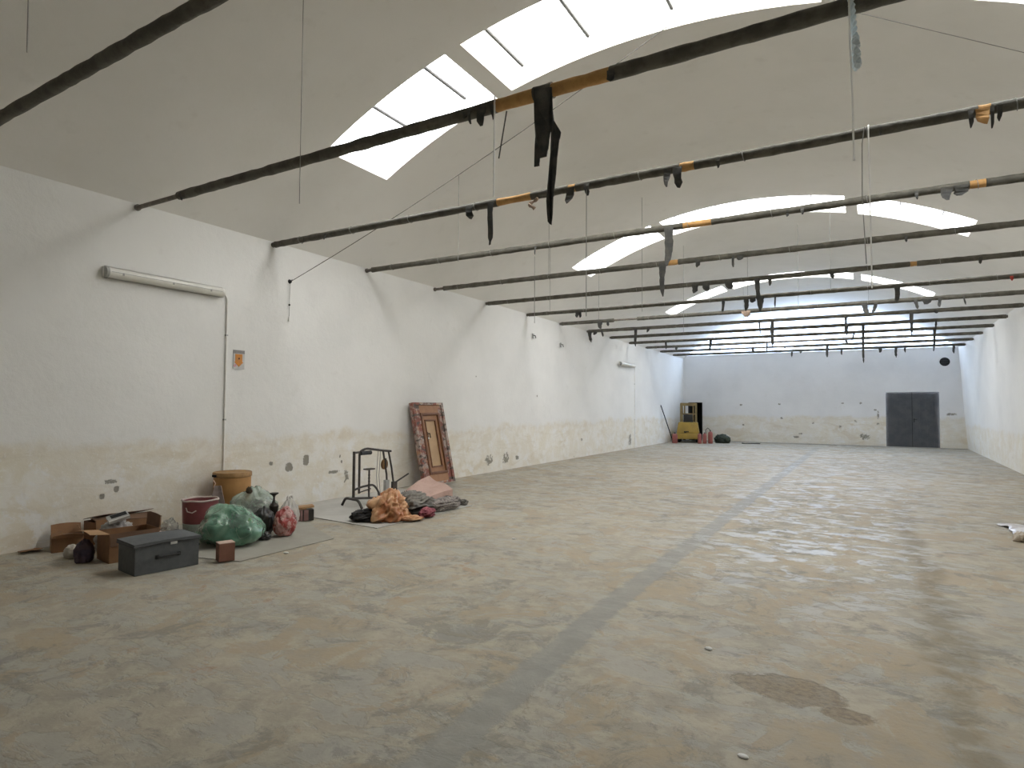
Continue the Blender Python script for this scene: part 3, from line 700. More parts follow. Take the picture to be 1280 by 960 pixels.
M['film'] = simple('grey_film', (.36, .34, .32), (.24, .22, .21), scale=9, rough=.3); M['film_w'] = simple('milky_film', (.58, .53, .47), (.44, .39, .33), scale=9, rough=.35)
M['purple'] = simple('dark_violet_cloth', (.055, .04, .065), (.10, .07, .085), scale=14, rough=.8)
o = obj('plastic_bag', blob(.075, .075, .075, 3, .2, .3), M['film_w'], smooth='all', loc=(-7.16, 3.27, 0)); tag(o, 'small milky plastic bag on the floor before the low carton', 'bag')
o = obj('cloth_bundle', blob(.08, .08, .12, 8, .2, .3), M['purple'], smooth='all', loc=(-6.88, 3.24, 0)); tag(o, 'dark violet cloth bundle beside the tan flap of the open carton', 'cloth')
o = obj('plastic_film', blob(.13, .17, .185, 11, .2, .12, 2, 56, 36, fold=.35), M['film'], smooth='all', loc=(-7.12, 3.66, 0)); tag(o, 'crumpled grey plastic film heaped behind the open carton', 'plastic')
M['tray_w'] = simple('white_plastic', (.66, .66, .64), rough=.3)
t = thing('casing', 'white-edged dark plastic casing lying on the crumpled grey film', 'casing', (-7.03, 3.63, .38), math.radians(75)); t.rotation_euler = (math.radians(22), math.radians(-14), math.radians(75))
bm = bm_new(); add_box(bm, (0, 0, .0), (.20, .11, .03)); bevel(bm, .006); obj('shell', bm, M['grey_pl'], t)
bm = bm_new(); add_box(bm, (0, -.058, .0), (.20, .014, .034)); bevel(bm, .003); obj('rim', bm, M['tray_w'], t)
bm = bm_new(); add_box(bm, (.01, .01, .016), (.15, .06, .006)); obj('inset', bm, M['black'], t)
M['pinkpaper'] = simple('pinkish_paper', (.56, .42, .34), (.46, .33, .27), scale=10, rough=.85)
o = obj('crumpled_paper', blob(.13, .17, .07, 17, .2, .4), M['pinkpaper'], smooth='all', loc=(-7.02, 4.08, FZ)); tag(o, 'crumpled pinkish paper lying behind the grey storage box', 'paper')
M['clear'] = None
def m_film(name, col, a, rough=.16, c2=None):
    s = NT(name); p = s.obj()
    n_ = s.noise(p, 3.2, 4, .55, .5); n2 = s.noise(p, 5, 3, .5)
    c = s.mix(s.mr(n_, .38, .62), col, c2 or tuple(v*.6 for v in col))
    ridge = s.mr(s.math('ABSOLUTE', s.math('SUBTRACT', s.noise(p, 5, 3, .5, .8, (4, 4, 4)), .5)), .0, .022, 1, 0)
    c = s.mix(s.math('MULTIPLY', ridge, .45), c, tuple(min(1, v*1.2+.16) for v in col))
    s.fin(c, rough); s.set(s.b.inputs['Alpha'], s.mr(n2, .3, .7, max(.1, a-.22), min(1, a+.16)))
    s.b.inputs['Coat Weight'].default_value = .5
    s.bump(s.math('ADD', n_, s.math('MULTIPLY', s.noise(p, 9, 3, .5), .4)), .6, .03); return s.m
M['clear'] = m_film('clear_film', (.50, .49, .44), .55)
o = obj('plastic_wrap', blob(.07, .09, .11, 21, .25, .5, 3), M['clear'], smooth='all', loc=(-7.26, 4.34, FZ)); tag(o, 'small tuft of clear plastic wrap beside the red tub', 'plastic')
# red tub
M['tub_r'] = simple('dull_red_plastic', (.235, .072, .075), (.20, .058, .062), scale=5, rough=.4); M['tub_b'] = m_film('greenish_clear_plastic', (.42, .50, .45), .85, .3); M['tub_w'] = simple('tub_rim_white', (.56, .47, .44), rough=.5)
t = thing('red_tub', 'dull red round tub with a pale rim, standing by the cardboard drum', 'tub', (-7.22, 4.70, FZ))
bm = bm_new(); add_lathe(bm, [(.165, 0), (.185, .01), (.195, .125), (.19, .13)], 32); o = obj('tub_base', bm, M['tub_b'], t, smooth=True); o['label'] = 'clear greenish lower part'
bm = bm_new(); add_lathe(bm, [(.19, .131), (.196, .135), (.205, .40), (.19, .40), (.185, .20), (.05, .19)], 32); obj('tub_side', bm, M['tub_r'], t, smooth=True)
bm = bm_new(); add_tube(bm, [(.203*math.cos(a*PI/16), .203*math.sin(a*PI/16), .408+.004*math.sin(a)) for a in range(33)], .012, 8); o = obj('rim', bm, M['tub_w'], t, smooth=True); o['label'] = 'pale rim'
bm = bm_new(); add_tube(bm, [(.03, -.205, .33), (.07, -.212, .29), (.12, -.185, .275), (.15, -.15, .30)], .007, 6); obj('carry_handle', bm, M['tub_w'], t)
o = obj('lining', blob(.13, .13, .06, 4, .2, .2, 3, flat=.5), M['pinkpaper'], t, smooth='all', loc=(0, 0, .27))
# cardboard drum
M['drum'] = simple('fibre_drum', (.50, .27, .10), (.42, .22, .08), scale=3, rough=.75, bump=.1); M['drum_r'] = simple('drum_ring', (.34, .19, .07), (.25, .14, .05), scale=9, rough=.55)
t = thing('cardboard_drum', 'tall tan cardboard drum with a ring-edged lid against the wall', 'drum', (-7.63, 5.43, FZ))
bm = bm_new(); add_lathe(bm, [(.235, 0), (.24, .01), (.24, .63), (.235, .635)], 36); obj('drum_body', bm, M['drum'], t, smooth=True)
bm = bm_new(); add_lathe(bm, [(.243, .60), (.252, .605), (.252, .655), (.244, .665), (.20, .655), (.02, .652)], 36); obj('lid', bm, M['drum_r'], t, smooth=True)
bm = bm_new(); add_box(bm, (-.02, -.262, .625), (.07, .02, .03)); bevel(bm, .004); obj('clasp', bm, M['black'], t)
# leaning grey-pink panel
M['felt'] = simple('grey_pink_felt', (.30, .245, .225), (.24, .19, .175), scale=12, rough=.9)
t = thing('felt_sheet', 'greyish pink folded panel leaning on the cardboard drum', 'panel', (-7.38, 5.02, FZ), math.radians(50))
bm = bm_new(); add_grid(bm, 6, 8, lambda u, v: (-.13+.10*v+(.30-.22*v)*u, .0+.07*v+.01*math.sin(u*4), .002+.52*v)); obj('board', bm, M['felt'], t, solid=.014)
bm = bm_new(); add_tube(bm, [(-.04, .068, .50), (-.02, .08, .55), (-.05, .08, .60)], .006, 6); obj('strap', bm, M['pinkpaper'], t)
# bags
M['green'] = m_film('green_film', (.20, .37, .26), .80, .15, (.10, .23, .16)); M['palegreen'] = m_film('pale_green_film', (.40, .48, .41), .66, .15, (.28, .36, .30))
def necked(p, d):
    if d.z > .55:
        k = 1-.35*(d.z-.55)/.45; p = Vector((p.x*k, p.y*k, p.z))
    return p
t = thing('plastic_sack', 'big green translucent plastic sack behind the small cube carton', 'bag', (-6.38, 4.53, FZ))
obj('sack', blob(.33, .29, .235, 31, .34, .03, 1.15, 96, 60, flat=.2, fold=.24, fdir=(.3, .5, 1)), M['green'], t, smooth='all')
M['lime'] = simple('lime_cloth', (.20, .34, .04), (.15, .26, .05), scale=8, rough=.8)
M['stuffing'] = simple('dull_green_stuffing', (.28, .34, .30), (.12, .16, .14), scale=6, rough=.8)
obj('contents', blob(.25, .22, .17, 35, .2, .3, 2, flat=.2), M['stuffing'], t, smooth='all', loc=(0, 0, .01))
o = obj('contents', blob(.07, .05, .10, 37, .2, .3, 3, 24, 16), M['lime'], t, smooth='all', loc=(.19, .10, .10)); o['label'] = 'lime green scrap inside'
t = thing('plastic_sack', 'pale clear green plastic sack slumped between the drum and white carrier bag', 'bag', (-7.06, 5.34, FZ))
obj('sack', blob(.24, .28, .275, 41, .32, .03, 1.2, 80, 50, flat=.15, top=necked, fold=.24, fdir=(.3, .2, 1)), M['palegreen'], t, smooth='all')
obj('contents', blob(.16, .18, .17, 47, .2, .3, 2, flat=.2), M['film'], t, smooth='all', loc=(0, 0, .01))
M['twig'] = simple('dark_brown_scrap', (.09, .06, .035), (.05, .04, .025), scale=12, rough=.8)
o = obj('knot', blob(.035, .03, .045, 43, .3, .5, 5, 20, 14), M['twig'], t, smooth='all', loc=(.10, -.14, .44)); o['label'] = 'dark brown knot'
M['teal'] = m_film('teal_film', (.05, .12, .13), .95, .25)
o = obj('plastic_bag', blob(.075, .07, .07, 51, .2, .4), M['teal'], smooth='all', loc=(-6.50, 4.13, FZ)); tag(o, 'small dark teal plastic bag tucked between grey box and green sack', 'bag')
t = thing('cube_carton', 'small reddish brown cube carton with a pale taped side, before the green sack', 'box', (-5.715, 4.005, FZ), math.radians(70))
bm = bm_new(); add_box(bm, (0, 0, .09), (.15, .13, .18)); bevel(bm, .004); obj('carton_body', bm, card('red_card', (.225, .105, .072), (.20, .09, .06)), t)
bm = bm_new(); add_box(bm, (.0765, .0, .09), (.004, .045, .17)); o = obj('tape', bm, M['film_w'], t); o['label'] = 'pale tape strip'
bm = bm_new(); add_box(bm, (.0, .0, .183), (.153, .133, .006)); obj('lid_flap', bm, M['pinkpaper'], t)
M['bin'] = simple('black_sack_film', (.022, .022, .02), (.035, .034, .03), scale=8, rough=.35, bump=.3, bscale=18)
o = obj('black_sack', blob(.12, .13, .165, 61, .18, .1, 2.0, 56, 36, top=necked, flat=.1, fold=.25, fdir=(.1, .2, 1)), M['bin'], smooth='all', loc=(-6.47, 5.04, FZ)); tag(o, 'small black rubbish sack between the green sack and red carrier bag', 'bag')
def m_red():
    s = NT('red_printed_film'); p = s.obj(); n_ = s.noise(p, 9, 5, .6, .6); n2 = s.noise(p, 30, 4)
    c = s.mix(s.mr(n_, .47, .53), (.34, .055, .05), (.45, .25, .23)); c = s.mix(s.mr(n2, .58, .66), c, (.62, .42, .38)); c = s.mix(s.mr(s.noise(p, 6, 5, .6, .4, (7, 1, 1)), .6, .66), c, (.10, .045, .03))
    s.fin(c, .3); s.bump(n_, .5, .02); return s.m
t = thing('carrier_bag', 'red printed plastic carrier bag standing with a knotted top', 'bag', (-6.18, 5.13, FZ))
obj('bag', blob(.11, .135, .17, 71, .15, .08, 2.0, 64, 40, flat=.05, fold=.2, fdir=(.1, .2, 1), top=lambda p, d: Vector((p.x*(1-.25*max(0, d.z)), p.y*(1-.1*max(0, d.z)), p.z))), m_red(), t, smooth='all')
M['whitebag'] = m_film('white_film', (.62, .60, .56), .93, .3, (.48, .46, .42))
t = thing('carrier_bag', 'tall white plastic carrier bag right behind the red one', 'bag', (-6.40, 5.38, FZ))
obj('bag', blob(.10, .12, .20, 81, .18, .03, 1.5, 64, 40, flat=.05, top=necked, fold=.22, fdir=(.1, .2, 1)), M['whitebag'], t, smooth='all')
obj('handle_loop', (lambda bm: (add_tube(bm, rounded([(0, -.03, .36), (0, -.04, .43), (0, .03, .44), (0, .04, .36)], .03), .012, 7), bm)[1])(bm_new()), M['whitebag'], t, smooth='all')
M['iron'] = simple('dark_iron', (.035, .030, .024), (.06, .05, .035), scale=20, rough=.5, metal=.4)
t = thing('iron_stand', 'dark iron stand with a flared top behind the red carrier bag', 'stand', (-6.60, 5.30, FZ))
bm = bm_new(); add_lathe(bm, [(.065, 0), (.06, .02), (.045, .22), (.06, .30), (.04, .33), (.018, .345)], 18); obj('stand_base', bm, M['iron'], t, smooth=True)
bm = bm_new(); add_lathe(bm, [(.014, .34), (.012, .41), (.02, .43), (.055, .455), (.055, .465), (.01, .468)], 18); obj('flared_top', bm, M['iron'], t, smooth=True)
bm = bm_new(); add_tube(bm, [(-.03, 0, .33), (.05, -.05, .38), (.06, -.06, .33)], .009, 6); obj('lever', bm, M['iron'], t)
t = thing('scrap_bundle', 'flat black crumpled scrap with added highlight disc at the foot of the black sack', 'scrap', (-6.22, 4.86, FZ))
obj('scrap', blob(.08, .07, .045, 91, .25, .5, 3), M['bin'], t, smooth='all')
bm = bm_new(); add_cyl(bm, (.05, .03, .055), (.052, .032, .066), .022, n=16); obj('disc', bm, simple('highlight_metal', (.7, .7, .68), rough=.25, metal=.8), t)  # bright disc added in place of a white highlight on the scrap
t = thing('slatted_crate', 'low dark crate with pink slats and loose tan lid boards by the wall', 'crate', (-6.82, 5.93, FZ), math.radians(62))
bm = bm_new(); add_box(bm, (0, 0, .075), (.30, .20, .15)); bevel(bm, .004); obj('crate_body', bm, M['bin'], t)
M['slat'] = simple('dusty_pink_slat', (.30, .17, .16), (.22, .12, .11), rough=.7)
for x_, w_ in ((-.045, .02), (-.015, .025), (.045, .06)):
    bm = bm_new(); add_box(bm, (x_, -.103, .075), (w_, .008, .148)); obj('slat', bm, M['slat'], t)
for q, (x_, z_, r_) in enumerate(((-.05, .165, .10), (.06, .180, -.08))):
    bm = bm_new(); add_box(bm, (x_, -.0, z_), (.20, .16, .025), Matrix.Rotation(r_, 3, 'Z') @ Matrix.Rotation(.06*(1-2*q), 3, 'Y')); obj('lid_board', bm, M['card_l'] if q else M['card'], t)

# ------------------------------------------------------------------ exercise frame
M['gym'] = simple('dark_painted_tube', (.060, .052, .045), (.045, .04, .036), scale=20, rough=.5, metal=.2)
M['gympad'] = simple('black_pad', (.02, .02, .022), rough=.6); M['wheel'] = simple('amber_wheel', (.17, .085, .02), (.12, .06, .018), rough=.5)
t = thing('exercise_frame', 'dark steel home exercise frame with pulley wheel standing near the wall', 'exercise machine', (-6.97, 7.10, FZ))
def tb(name, pts, r=.02, rad=.0, mat='gym', lab=None):
    bm = bm_new(); add_tube(bm, rounded(pts, rad) if rad else pts, r, 10); o = obj(name, bm, M[mat], t, smooth=True); return o
tb('foot_bar', [(-.24, -.02, .02), (-.17, -.02, .135), (.17, -.09, .135), (.27, -.11, .02)], .021, .08)
tb('base_rail', [(.0, -.05, .145), (.02, .40, .10), (.05, .75, .06)], .02)
tb('base_rail', [(.05, .75, .045), (.30, .72, .02)], .018); tb('base_rail', [(.05, .75, .045), (-.22, .78, .02)], .018)
tb('upright', [(.0, -.02, .145), (.0, -.02, .87)], .022); 
tb('upright', [(-.02, .12, .20), (-.02, .12, .86), (.0, .24, .905), (.02, .62, .85), (.03, .80, .83)], .019, .07)
tb('cross_bar', [(.0, -.02, .85), (-.02, .12, .85)], .017)
tb('roller_pad', [(.0, .12, .835), (.01, .34, .835)], .034, 0, 'gympad')
tb('low_hoop', [(-.0, .0, .27), (-.01, .16, .30), (.0, .42, .31), (.02, .50, .22), (.03, .55, .10)], .017, .09)
tb('low_hoop', [(.0, .12, .22), (.0, .36, .25)], .010)
tb('seat_post', [(.02, .30, .12), (.02, .30, .56)], .014)
bm = bm_new(); add_box(bm, (.02, .30, .572), (.10, .17, .022)); bevel(bm, .006); obj('seat_plate', bm, M['gym'], t)
for q in range(6):
    bm = bm_new(); add_cyl(bm, (.02, .30, .22+.05*q), (.02, .30, .232+.05*q), .019, n=10); obj('collar', bm, M['gym'], t)
tb('rear_upright', [(.02, .62, .85), (.03, .70, .45), (.04, .72, .07)], .016); tb('rear_upright', [(.03, .74, .84), (.05, .80, .55), (.06, .86, .20), (.06, .86, .03)], .016)
wl = (lambda bm: (add_cyl(bm, (.0, .66, .62), (.03, .665, .62), .085, n=22), bm)[1])(bm_new()); o = obj('pulley_wheel', wl, M['wheel'], t, smooth=True); o['label'] = 'amber pulley wheel'
tb('pulley_bracket', [(.035, .665, .55), (.035, .665, .72)], .016, 0, 'gympad')
for yy in (.50, .56): tb('pulley_cable', [(.02, yy-.0, .85), (.02, yy-.03, .45), (.02, yy+.01, .10)], .005, 0, 'wire')
bm = bm_new(); add_box(bm, (.03, .70, .25), (.06, .08, .22)); bevel(bm, .006); obj('weight_block', bm, M['grey_pl'], t)
bm = bm_new(); add_box(bm, (.06, .86, .25), (.05, .10, .14)); bevel(bm, .006); obj('weight_block', bm, M['gym'], t)
tb('lever_bar', [(.06, .88, .30), (.08, 1.20, .42)], .013)

# ------------------------------------------------------------------ leaning old door leaf
def m_oldpaint():
    s = NT('flaking_red_white_paint'); p = s.obj(); n_ = s.noise(p, 6, 6, .65, .4); n2 = s.noise(s.scalev(p, (1, 1, 1.8)), 4.5, 5, .6, .3, (4, 9, 2))
    c = s.mix(s.mr(n_, .44, .56), (.22, .075, .055), (.36, .29, .25)); c = s.mix(s.mr(n2, .52, .58), c, (.10, .075, .065)); c = s.mix(s.mr(n2, .36, .42, 1, 0), c, (.40, .22, .13))
    s.fin(c, .75); s.bump(n_, .3, .01); return s.m
M['oldp'] = m_oldpaint(); M['wood_d'] = simple('brown_moulding', (.17, .068, .026), (.13, .05, .02), scale=14, rough=.55); M['wood_m'] = simple('orange_brown_wood', (.33, .165, .08), (.29, .14, .065), scale=10, rough=.6)
M['wood_l'] = simple('pale_plywood', (.45, .30, .165), (.40, .26, .14), scale=4, rough=.6)
DW, DL = .99, 1.66
t = thing('old_door', 'old wooden panelled door leaf with flaking painted edges leaning on the wall', 'door', (-7.53, 9.48, .03), math.radians(90))
lean = math.atan2(.36, 1.64); t.rotation_euler = (-lean, 0, math.radians(90))   # local: x along the wall, z up the leaf, -y faces the hall
def db(name, x0, x1, z0, z1, y0, y1, mat, bv=.004):
    bm = bm_new(); add_box(bm, ((x0+x1)/2, (y0+y1)/2, (z0+z1)/2), (x1-x0, y1-y0, z1-z0)); bevel(bm, bv); return obj(name, bm, M[mat], t)
db('edge_board', 0, .07, 0, DL, -.10, .0, 'oldp'); db('edge_board', DW-.07, DW, 0, DL, -.10, .0, 'oldp'); db('edge_board', .07, DW-.07, DL-.05, DL, -.10, .0, 'oldp'); db('edge_board', .07, DW-.07, 0, .05, -.10, 0, 'oldp')
db('stile', .07, .21, .05, DL-.05, -.075, -.01, 'oldp'); db('stile', DW-.18, DW-.07, .05, DL-.05, -.075, -.01, 'oldp')
db('rail', .21, DW-.18, DL-.21, DL-.05, -.075, -.01, 'wood_m'); db('rail', .21, DW-.18, .05, .20, -.075, -.01, 'wood_m')
x0, x1, z0, z1 = .21, DW-.18, .20, DL-.21
for a, b, c, d in ((x0, x0+.05, z0, z1), (x1-.05, x1, z0, z1), (x0+.05, x1-.05, z1-.05, z1), (x0+.05, x1-.05, z0, z0+.05)): db('moulding', a, b, c, d, -.095, -.02, 'wood_d', .010)
x0, x1, z0, z1 = x0+.05, x1-.05, z0+.05, z1-.05
for a, b, c, d in ((x0, x0+.07, z0, z1), (x1-.07, x1, z0, z1), (x0+.07, x1-.07, z1-.09, z1), (x0+.07, x1-.07, z0, z0+.09)): db('inner_frame', a, b, c, d, -.06, -.02, 'wood_m')
x0, x1, z0, z1 = x0+.07, x1-.07, z0+.09, z1-.09
for a, b, c, d in ((x0, x0+.025, z0, z1), (x1-.025, x1, z0, z1), (x0+.025, x1-.025, z1-.025, z1), (x0+.025, x1-.025, z0, z0+.025)): db('bead', a, b, c, d, -.075, -.02, 'wood_d')
db('centre_panel', x0, x1, z0, z1, -.045, -.02, 'wood_l')
bm = bm_new(); add_box(bm, (x0+.03, -.062, .98), (.035, .016, .16)); add_tube(bm, [(x0+.03, -.07, 1.02), (x0+.03, -.12, 1.02), (x0+.03, -.125, .93)], .011, 7); o = obj('handle', bm, M['black'], t); o['label'] = 'dark door handle'
bm = bm_new(); add_box(bm, (x0+.03, -.076, .93), (.03, .012, .035)); obj('keyhole_plate', bm, M['tray_w'], t)

# ------------------------------------------------------------------ heap of clothes on the pale sheet
def cloth(name, c1, c2, scale, rough=.8, sheen=.0, lo=.4, hi=.6, bs=25):
    s = NT(name); p = s.obj(); f = s.mr(s.noise(p, scale, 6, .65, .5), lo, hi); s.fin(s.mix(f, c1, c2), rough); s.bump(s.noise(p, bs, 4), .3, .012); return s.m
M['peach'] = cloth('peach_satin', (.66, .40, .22), (.42, .16, .065), 4, .32, bs=6); M['jacket'] = cloth('grey_green_cloth', (.22, .205, .18), (.10, .095, .085), 6)
M['speck'] = cloth('speckled_grey_cloth', (.30, .265, .24), (.15, .13, .122), 28); M['wine'] = cloth('wine_cloth', (.32, .10, .12), (.20, .045, .06), 9); M['rosy'] = cloth('pale_rose_cloth', (.52, .36, .31), (.47, .32, .27), 4, .8)
M['blackc'] = cloth('black_cloth', (.016, .015, .016), (.03, .028, .028), 9); M['quilt'] = cloth('green_quilt', (.20, .20, .12), (.33, .30, .22), 16)
Z2 = .013
def heap(name, label, cat, loc, r, seed, mat, rz=0, cr=.04, fr=1.5, amp=.35, flat=.25, top=None, fold=.55, fdir=(1, .5, .3)):
    o = obj(name, blob(*r, seed, amp, cr, fr, 88, 52, flat=flat, top=top, fold=fold, fdir=fdir), M[mat], smooth='all', loc=(*loc, Z2)); o.rotation_euler = (0, 0, rz); return tag(o, label, cat, 'clothes heaped on the pale sheet')
heap('black_garment', 'black crumpled garment under the peach satin at the near end of the clothes heap', 'clothes', (-6.03, 6.36), (.17, .14, .085), 101, 'blackc', .5)
heap('satin_cloth', 'shiny peach and orange satin cloth bunched in the clothes heap', 'clothes', (-5.82, 6.60), (.21, .24, .19), 103, 'peach', .3, .03, 1.45, .45, fold=.75, fdir=(.6, .2, 1))
heap('satin_tail', 'peach satin scarf end trailing onto the edge of the pale sheet', 'clothes', (-5.52, 6.72), (.09, .15, .035), 105, 'peach', -.5)
heap('grey_jacket', 'crumpled dark grey-green jacket in the middle of the clothes heap', 'clothes', (-5.90, 7.14), (.26, .27, .165), 107, 'jacket', .2, .03, 1.5, .4, fold=.7, fdir=(.3, 1, .2))
heap('wine_garment', 'wine red crumpled garment in front of the grey jacket', 'clothes', (-5.52, 7.08), (.08, .17, .065), 109, 'wine', .2)
heap('speckled_coat', 'long speckled grey coat rolled along the edge of the pale sheet', 'clothes', (-5.70, 7.72), (.16, .35, .095), 111, 'speck', .05, .03, 1.5, .3, fold=.5, fdir=(.1, 1, 0))
heap('speckled_sleeve', 'dark cuff of a grey sleeve at the far end of the speckled coat', 'clothes', (-5.66, 8.20), (.06, .05, .05), 113, 'jacket', .1)
for q, (x_, y_) in enumerate(((-6.20, 7.95), (-5.95, 8.20))):
    t = thing('black_shoe', ('black shoe lying nearer the grey jacket, beside the pale rose blanket', 'black shoe lying farther from the grey jacket, beside the rose blanket')[q], 'shoe', (x_, y_, Z2), math.radians(40), 'pair of black shoes')
    o = obj('upper', blob(.14, .05, .06, 120+q, .1, .12, 2, 32, 20, flat=.15, top=lambda p, d: Vector((p.x, p.y, p.z*(1-.45*max(0, d.x))))), M['blackc'], t, smooth='all', loc=(0, 0, .012))
    bm = bm_new(); add_prism(bm, [(.145*math.cos(a*PI/10), .052*math.sin(a*PI/10)) for a in range(20)], 'z', 0, .02); obj('sole', bm, M['gym'], t)
def rose(u, v):
    # a stiff folded blanket: low towards the jacket, propped high at the far corner
    x_ = -.42+.58*u; y_ = -.40+.78*v
    z_ = .03+.30*(.25*(1-u)+.75*v)*math.sin(min(1, v*1.15+.1)*PI*.5)*(.55+.45*(1-u)) + .02*math.sin(u*7+v*3)
    return (x_, y_, z_)
t = thing('rose_blanket', 'pale rose blanket propped up at the foot of the old door', 'blanket', (-6.50, 8.42, Z2), math.radians(-8))
bm = bm_new(); N_ = 24
add_grid(bm, N_, N_, rose)
for fn in (lambda u, v: Vector(rose(u, 0))*1.0 if v == 0 else Vector((rose(u, 0)[0], rose(u, 0)[1], .003)), lambda u, v: Vector(rose(u, 1)) if v == 0 else Vector((rose(u, 1)[0], rose(u, 1)[1], .003)),
           lambda u, v: Vector(rose(0, u)) if v == 0 else Vector((rose(0, u)[0], rose(0, u)[1], .003)), lambda u, v: Vector(rose(1, u)) if v == 0 else Vector((rose(1, u)[0], rose(1, u)[1], .003))):
    add_grid(bm, N_, 1, fn)
bmesh.ops.remove_doubles(bm, verts=bm.verts, dist=.001)
obj('blanket', bm, M['rosy'], t, smooth=True)
o = heap('quilt', 'greenish patterned quilt bunched at the far side of the rose blanket', 'quilt', (-6.95, 9.12), (.10, .10, .09), 131, 'quilt', .2)

# ------------------------------------------------------------------ far end: forklift, cylinders, pole, tarpaulin
M['yel'] = simple('forklift_yellow', (.37, .24, .03), (.31, .20, .03), scale=3, rough=.45); M['yel2'] = simple('dusty_mast_yellow', (.27, .20, .085), (.21, .15, .065), scale=5, rough=.6)
M['tyre'] = simple('black_rubber', (.018, .018, .018), rough=.85)
t = thing('forklift', 'yellow forklift truck seen from behind, parked before the small dark doorway', 'forklift', (-7.26, 28.75, 0), math.radians(12))
def taper(x0, x1, z0, z1, y0, y1, inset, bow=0.0):
    bm = bm_new()
    P = [(-x0, y0, z0), (x0, y0, z0), (x0, y1, z0), (-x0, y1, z0), (-x1, y0+inset, z1), (x1, y0+inset, z1), (x1, y1, z1), (-x1, y1, z1)]
    V = [bm.verts.new(p) for p in P]
    for f in ((0, 1, 2, 3), (4, 5, 6, 7), (0, 1, 5, 4), (1, 2, 6, 5), (2, 3, 7, 6), (3, 0, 4, 7)): bm.faces.new([V[i] for i in f])
    return bm
bm = taper(.50, .42, .42, .93, -.35, .75, .10); bevel(bm, .05, 3); obj('engine_cover', bm, M['yel'], t, smooth=True)
bm = taper(.52, .51, .16, .43, -.42, .30, .03); bevel(bm, .05, 3); obj('counterweight', bm, M['yel'], t, smooth=True)
bm = bm_new(); add_box(bm, (0, .65, .30), (.92, .90, .26)); bevel(bm, .02); obj('chassis', bm, M['yel2'], t)
bm = bm_new(); add_box(bm, (-.06, -.355, .50), (.22, .03, .045)); add_box(bm, (-.11, -.36, .47), (.10, .03, .04)); obj('badge', bm, M['tyre'], t)
for sx in (-1, 1):
    for yy, r_ in ((-.10, .18), (.95, .22)):
        bm = bm_new(); add_cyl(bm, (sx*.34, yy, r_), (sx*.48, yy, r_), r_, n=24); bevel(bm, .015); o = obj('wheel', bm, M['tyre'], t, smooth=True)
        b2 = bm_new(); add_cyl(b2, (sx*.47, yy, r_), (sx*.49, yy, r_), r_*.5, n=18); obj('hub', b2, M['yel2'], o)
for sx in (-1, 1):
    bm = bm_new(); add_box(bm, (sx*.33, 1.22, 1.02), (.09, .14, 1.62)); bevel(bm, .01); obj('mast_rail', bm, M['yel2'], t)
    bm = bm_new(); add_box(bm, (sx*.20, 1.20, .98), (.06, .10, 1.5)); bevel(bm, .008); obj('mast_rail', bm, M['yel2'], t)
    bm = bm_new(); add_tube(bm, rounded([(sx*.34, .05, .90), (sx*.33, .12, 1.80), (sx*.33, 1.10, 1.80)], .06), .028, 8); obj('guard_post', bm, M['yel2'], t, smooth=True)
    bm = bm_new(); add_box(bm, (sx*.22, 1.75, .07), (.10, 1.0, .04)); obj('fork', bm, M['tyre'], t)
for zz in (1.78, 1.30, .75):
    bm = bm_new(); add_box(bm, (0, 1.22, zz), (.72, .08, .07)); obj('mast_crossbar', bm, M['yel2'], t)
bm = bm_new(); add_box(bm, (0, .10, 1.76), (.68, .06, .14)); obj('guard_beam', bm, M['yel2'], t)
for q in range(4):
    bm = bm_new(); add_box(bm, (0, .32+.22*q, 1.80), (.64, .04, .03)); obj('guard_slat', bm, M['yel2'], t)
bm = bm_new(); add_box(bm, (0, 1.24, 1.25), (.07, .06, 1.2)); obj('lift_cylinder', bm, M['tyre'], t)
bm = bm_new(); add_box(bm, (0, .35, .98), (.44, .42, .10)); add_box(bm, (0, .16, 1.14), (.42, .08, .30)); bevel(bm, .03, 2); obj('seat', bm, M['gympad'], t, smooth=True)
bm = bm_new(); add_tube(bm, [(.15*math.cos(a*PI/10), .85+.10*math.sin(a*PI/10), 1.12+.10*math.sin(a*PI/10)) for a in range(21)], .014, 6); add_cyl(bm, (0, .85, 1.12), (0, 1.0, .95), .018); obj('steering_wheel', bm, M['tyre'], t)
# pole leaning on the wall, with a red container at its foot
M['cylred'] = simple('faded_red_paint', (.34, .10, .085), (.28, .085, .075), scale=6, rough=.5)
tag(obj('leaning_pole', (lambda bm: (add_tube(bm, [(-7.80, 28.2, .012), (-7.985, 26.9, 1.70)], .022, 8), bm)[1])(bm_new()), M['black']), 'thin dark pole leaning on the wall next to the forklift', 'pole')
def extinguisher(label, loc, h, r):
    t = thing('gas_cylinder', label, 'cylinder', loc, 0, 'red cylinders around the forklift')
    bm = bm_new(); add_lathe(bm, [(r*.9, 0), (r, .015), (r, h*.78), (r*.82, h*.88), (r*.35, h*.93), (r*.3, h*.95)], 20); obj('tank', bm, M['cylred'], t, smooth=True)
    bm = bm_new(); add_cyl(bm, (0, 0, h*.94), (0, 0, h), r*.28, n=10); add_box(bm, (0, -.03, h*1.0), (.03, .13, .025)); obj('valve', bm, M['black'], t)
extinguisher('faded red gas cylinder closest to the rear corner of the forklift', (-6.57, 28.05, 0), .48, .085)
extinguisher('faded red gas cylinder between two others, before the dark doorway', (-6.40, 28.30, 0), .48, .085)
extinguisher('faded red gas cylinder with hose, next to the dark green heap', (-6.18, 28.42, 0), .58, .10)
extinguisher('short faded red cylinder at the foot of the leaning pole', (-7.60, 27.75, 0), .46, .12)
t_ = [o for o in bpy.data.objects if o.name.startswith('gas_cylinder') and o.parent is None][2]
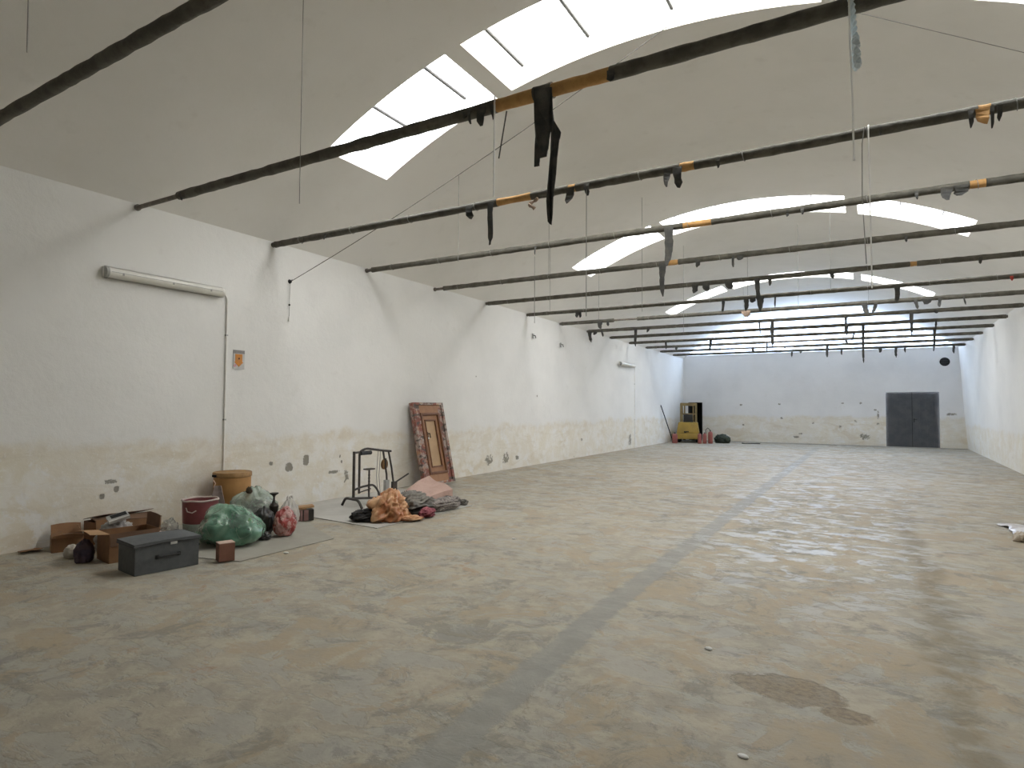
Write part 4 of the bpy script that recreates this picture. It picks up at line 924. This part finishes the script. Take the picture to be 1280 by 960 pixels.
bm = bm_new(); add_tube(bm, [(0, 0, .60), (-.10, -.08, .70), (-.19, -.10, .60), (-.16, -.12, .42)], .014, 6); obj('hose', bm, M['black'], t_)
M['tarp'] = simple('dark_green_tarpaulin', (.02, .032, .022), (.035, .05, .035), scale=10, rough=.7)
o = obj('tarpaulin', blob(.28, .22, .20, 141, .3, .5, 2.2, flat=.2), M['tarp'], smooth='all', loc=(-5.78, 29.05, 0)); tag(o, 'dark green bundled tarpaulin on the floor by the end wall', 'tarpaulin')
bm = bm_new(); add_tube(bm, [(-4.95, 29.15, .02), (-4.8, 29.0, .012), (-4.5, 29.3, .012), (-4.2, 29.25, .012)], .02, 7); tag(obj('hose', bm, M['tyre']), 'short dark hose lying on the floor beyond the tarpaulin', 'hose')

# ------------------------------------------------------------------ debris at the side and on the floor
M['rubble'] = simple('rubble', (.50, .45, .38), (.30, .24, .18), scale=14, rough=.95, bump=.4); M['whitefilm'] = m_film('white_sheet_film', (.72, .70, .72), .95, .4, (.60, .58, .60))
t = thing('rubble_sack', 'torn white plastic sack spilling pale rubble on the floor by the frame edge', 'bag', (1.80, 10.15, 0), 0)
t['label'] = 'torn white plastic sack spilling pale rubble, alone on the open floor'
bm = bm_new(); add_grid(bm, 20, 20, lambda u, v: (-.22+.75*u+.10*nz((v*4, 1, 2)), -.30+1.05*v+.1*nz((u*4, 7, 2)), .012+.05*abs(nz((u*5, v*5, 3)))+.14*math.exp(-((u-.6)**2+(v-.25)**2)*9))); obj('sack_film', bm, M['whitefilm'], t, smooth=True, solid=.004)
R = random.Random(9)
for q in range(22):
    bm = bm_new(); bmesh.ops.create_icosphere(bm, subdivisions=1, radius=R.uniform(.03, .075))
    for v in bm.verts: v.co *= 1+R.uniform(-.3, .3)
    obj('rubble_lump', bm, M['rubble'], t, loc=(-.26+R.random()*.55, -.62+R.random()*.34, R.uniform(.02, .07)))
def scrap(name, label, cat, x, y, s, mat, seed):
    bm = bm_new(); bmesh.ops.create_icosphere(bm, subdivisions=2, radius=s)
    for v in bm.verts:
        k = 1+.4*mnoise.noise(v.co*30+Vector((seed, 0, 0))); v.co = Vector((v.co.x*k*1.5, v.co.y*k, max(0, v.co.z*k*.5+s*.3)))
    tag(obj(name, bm, mat, loc=(x, y, .001)), label, cat)
scrap('paper_scrap', 'white paper scrap on the floor beyond the small cube carton', 'scrap', -5.45, 4.55, .025, M['tray_w'], 1)
scrap('paper_scrap', 'white paper scrap on the floor above the brown pitted patch', 'scrap', -.94, 4.22, .02, M['tagm'], 2)
scrap('stone', 'small pale stone on the bare floor nearest the camera', 'stone', -.52, 3.02, .016, M['tray_w'], 3)
scrap('plaster_crumb', 'tiny pale plaster crumb on the open floor between clothes heap and grey strip', 'crumb', -3.72, 6.47, .018, M['tagm'], 4)
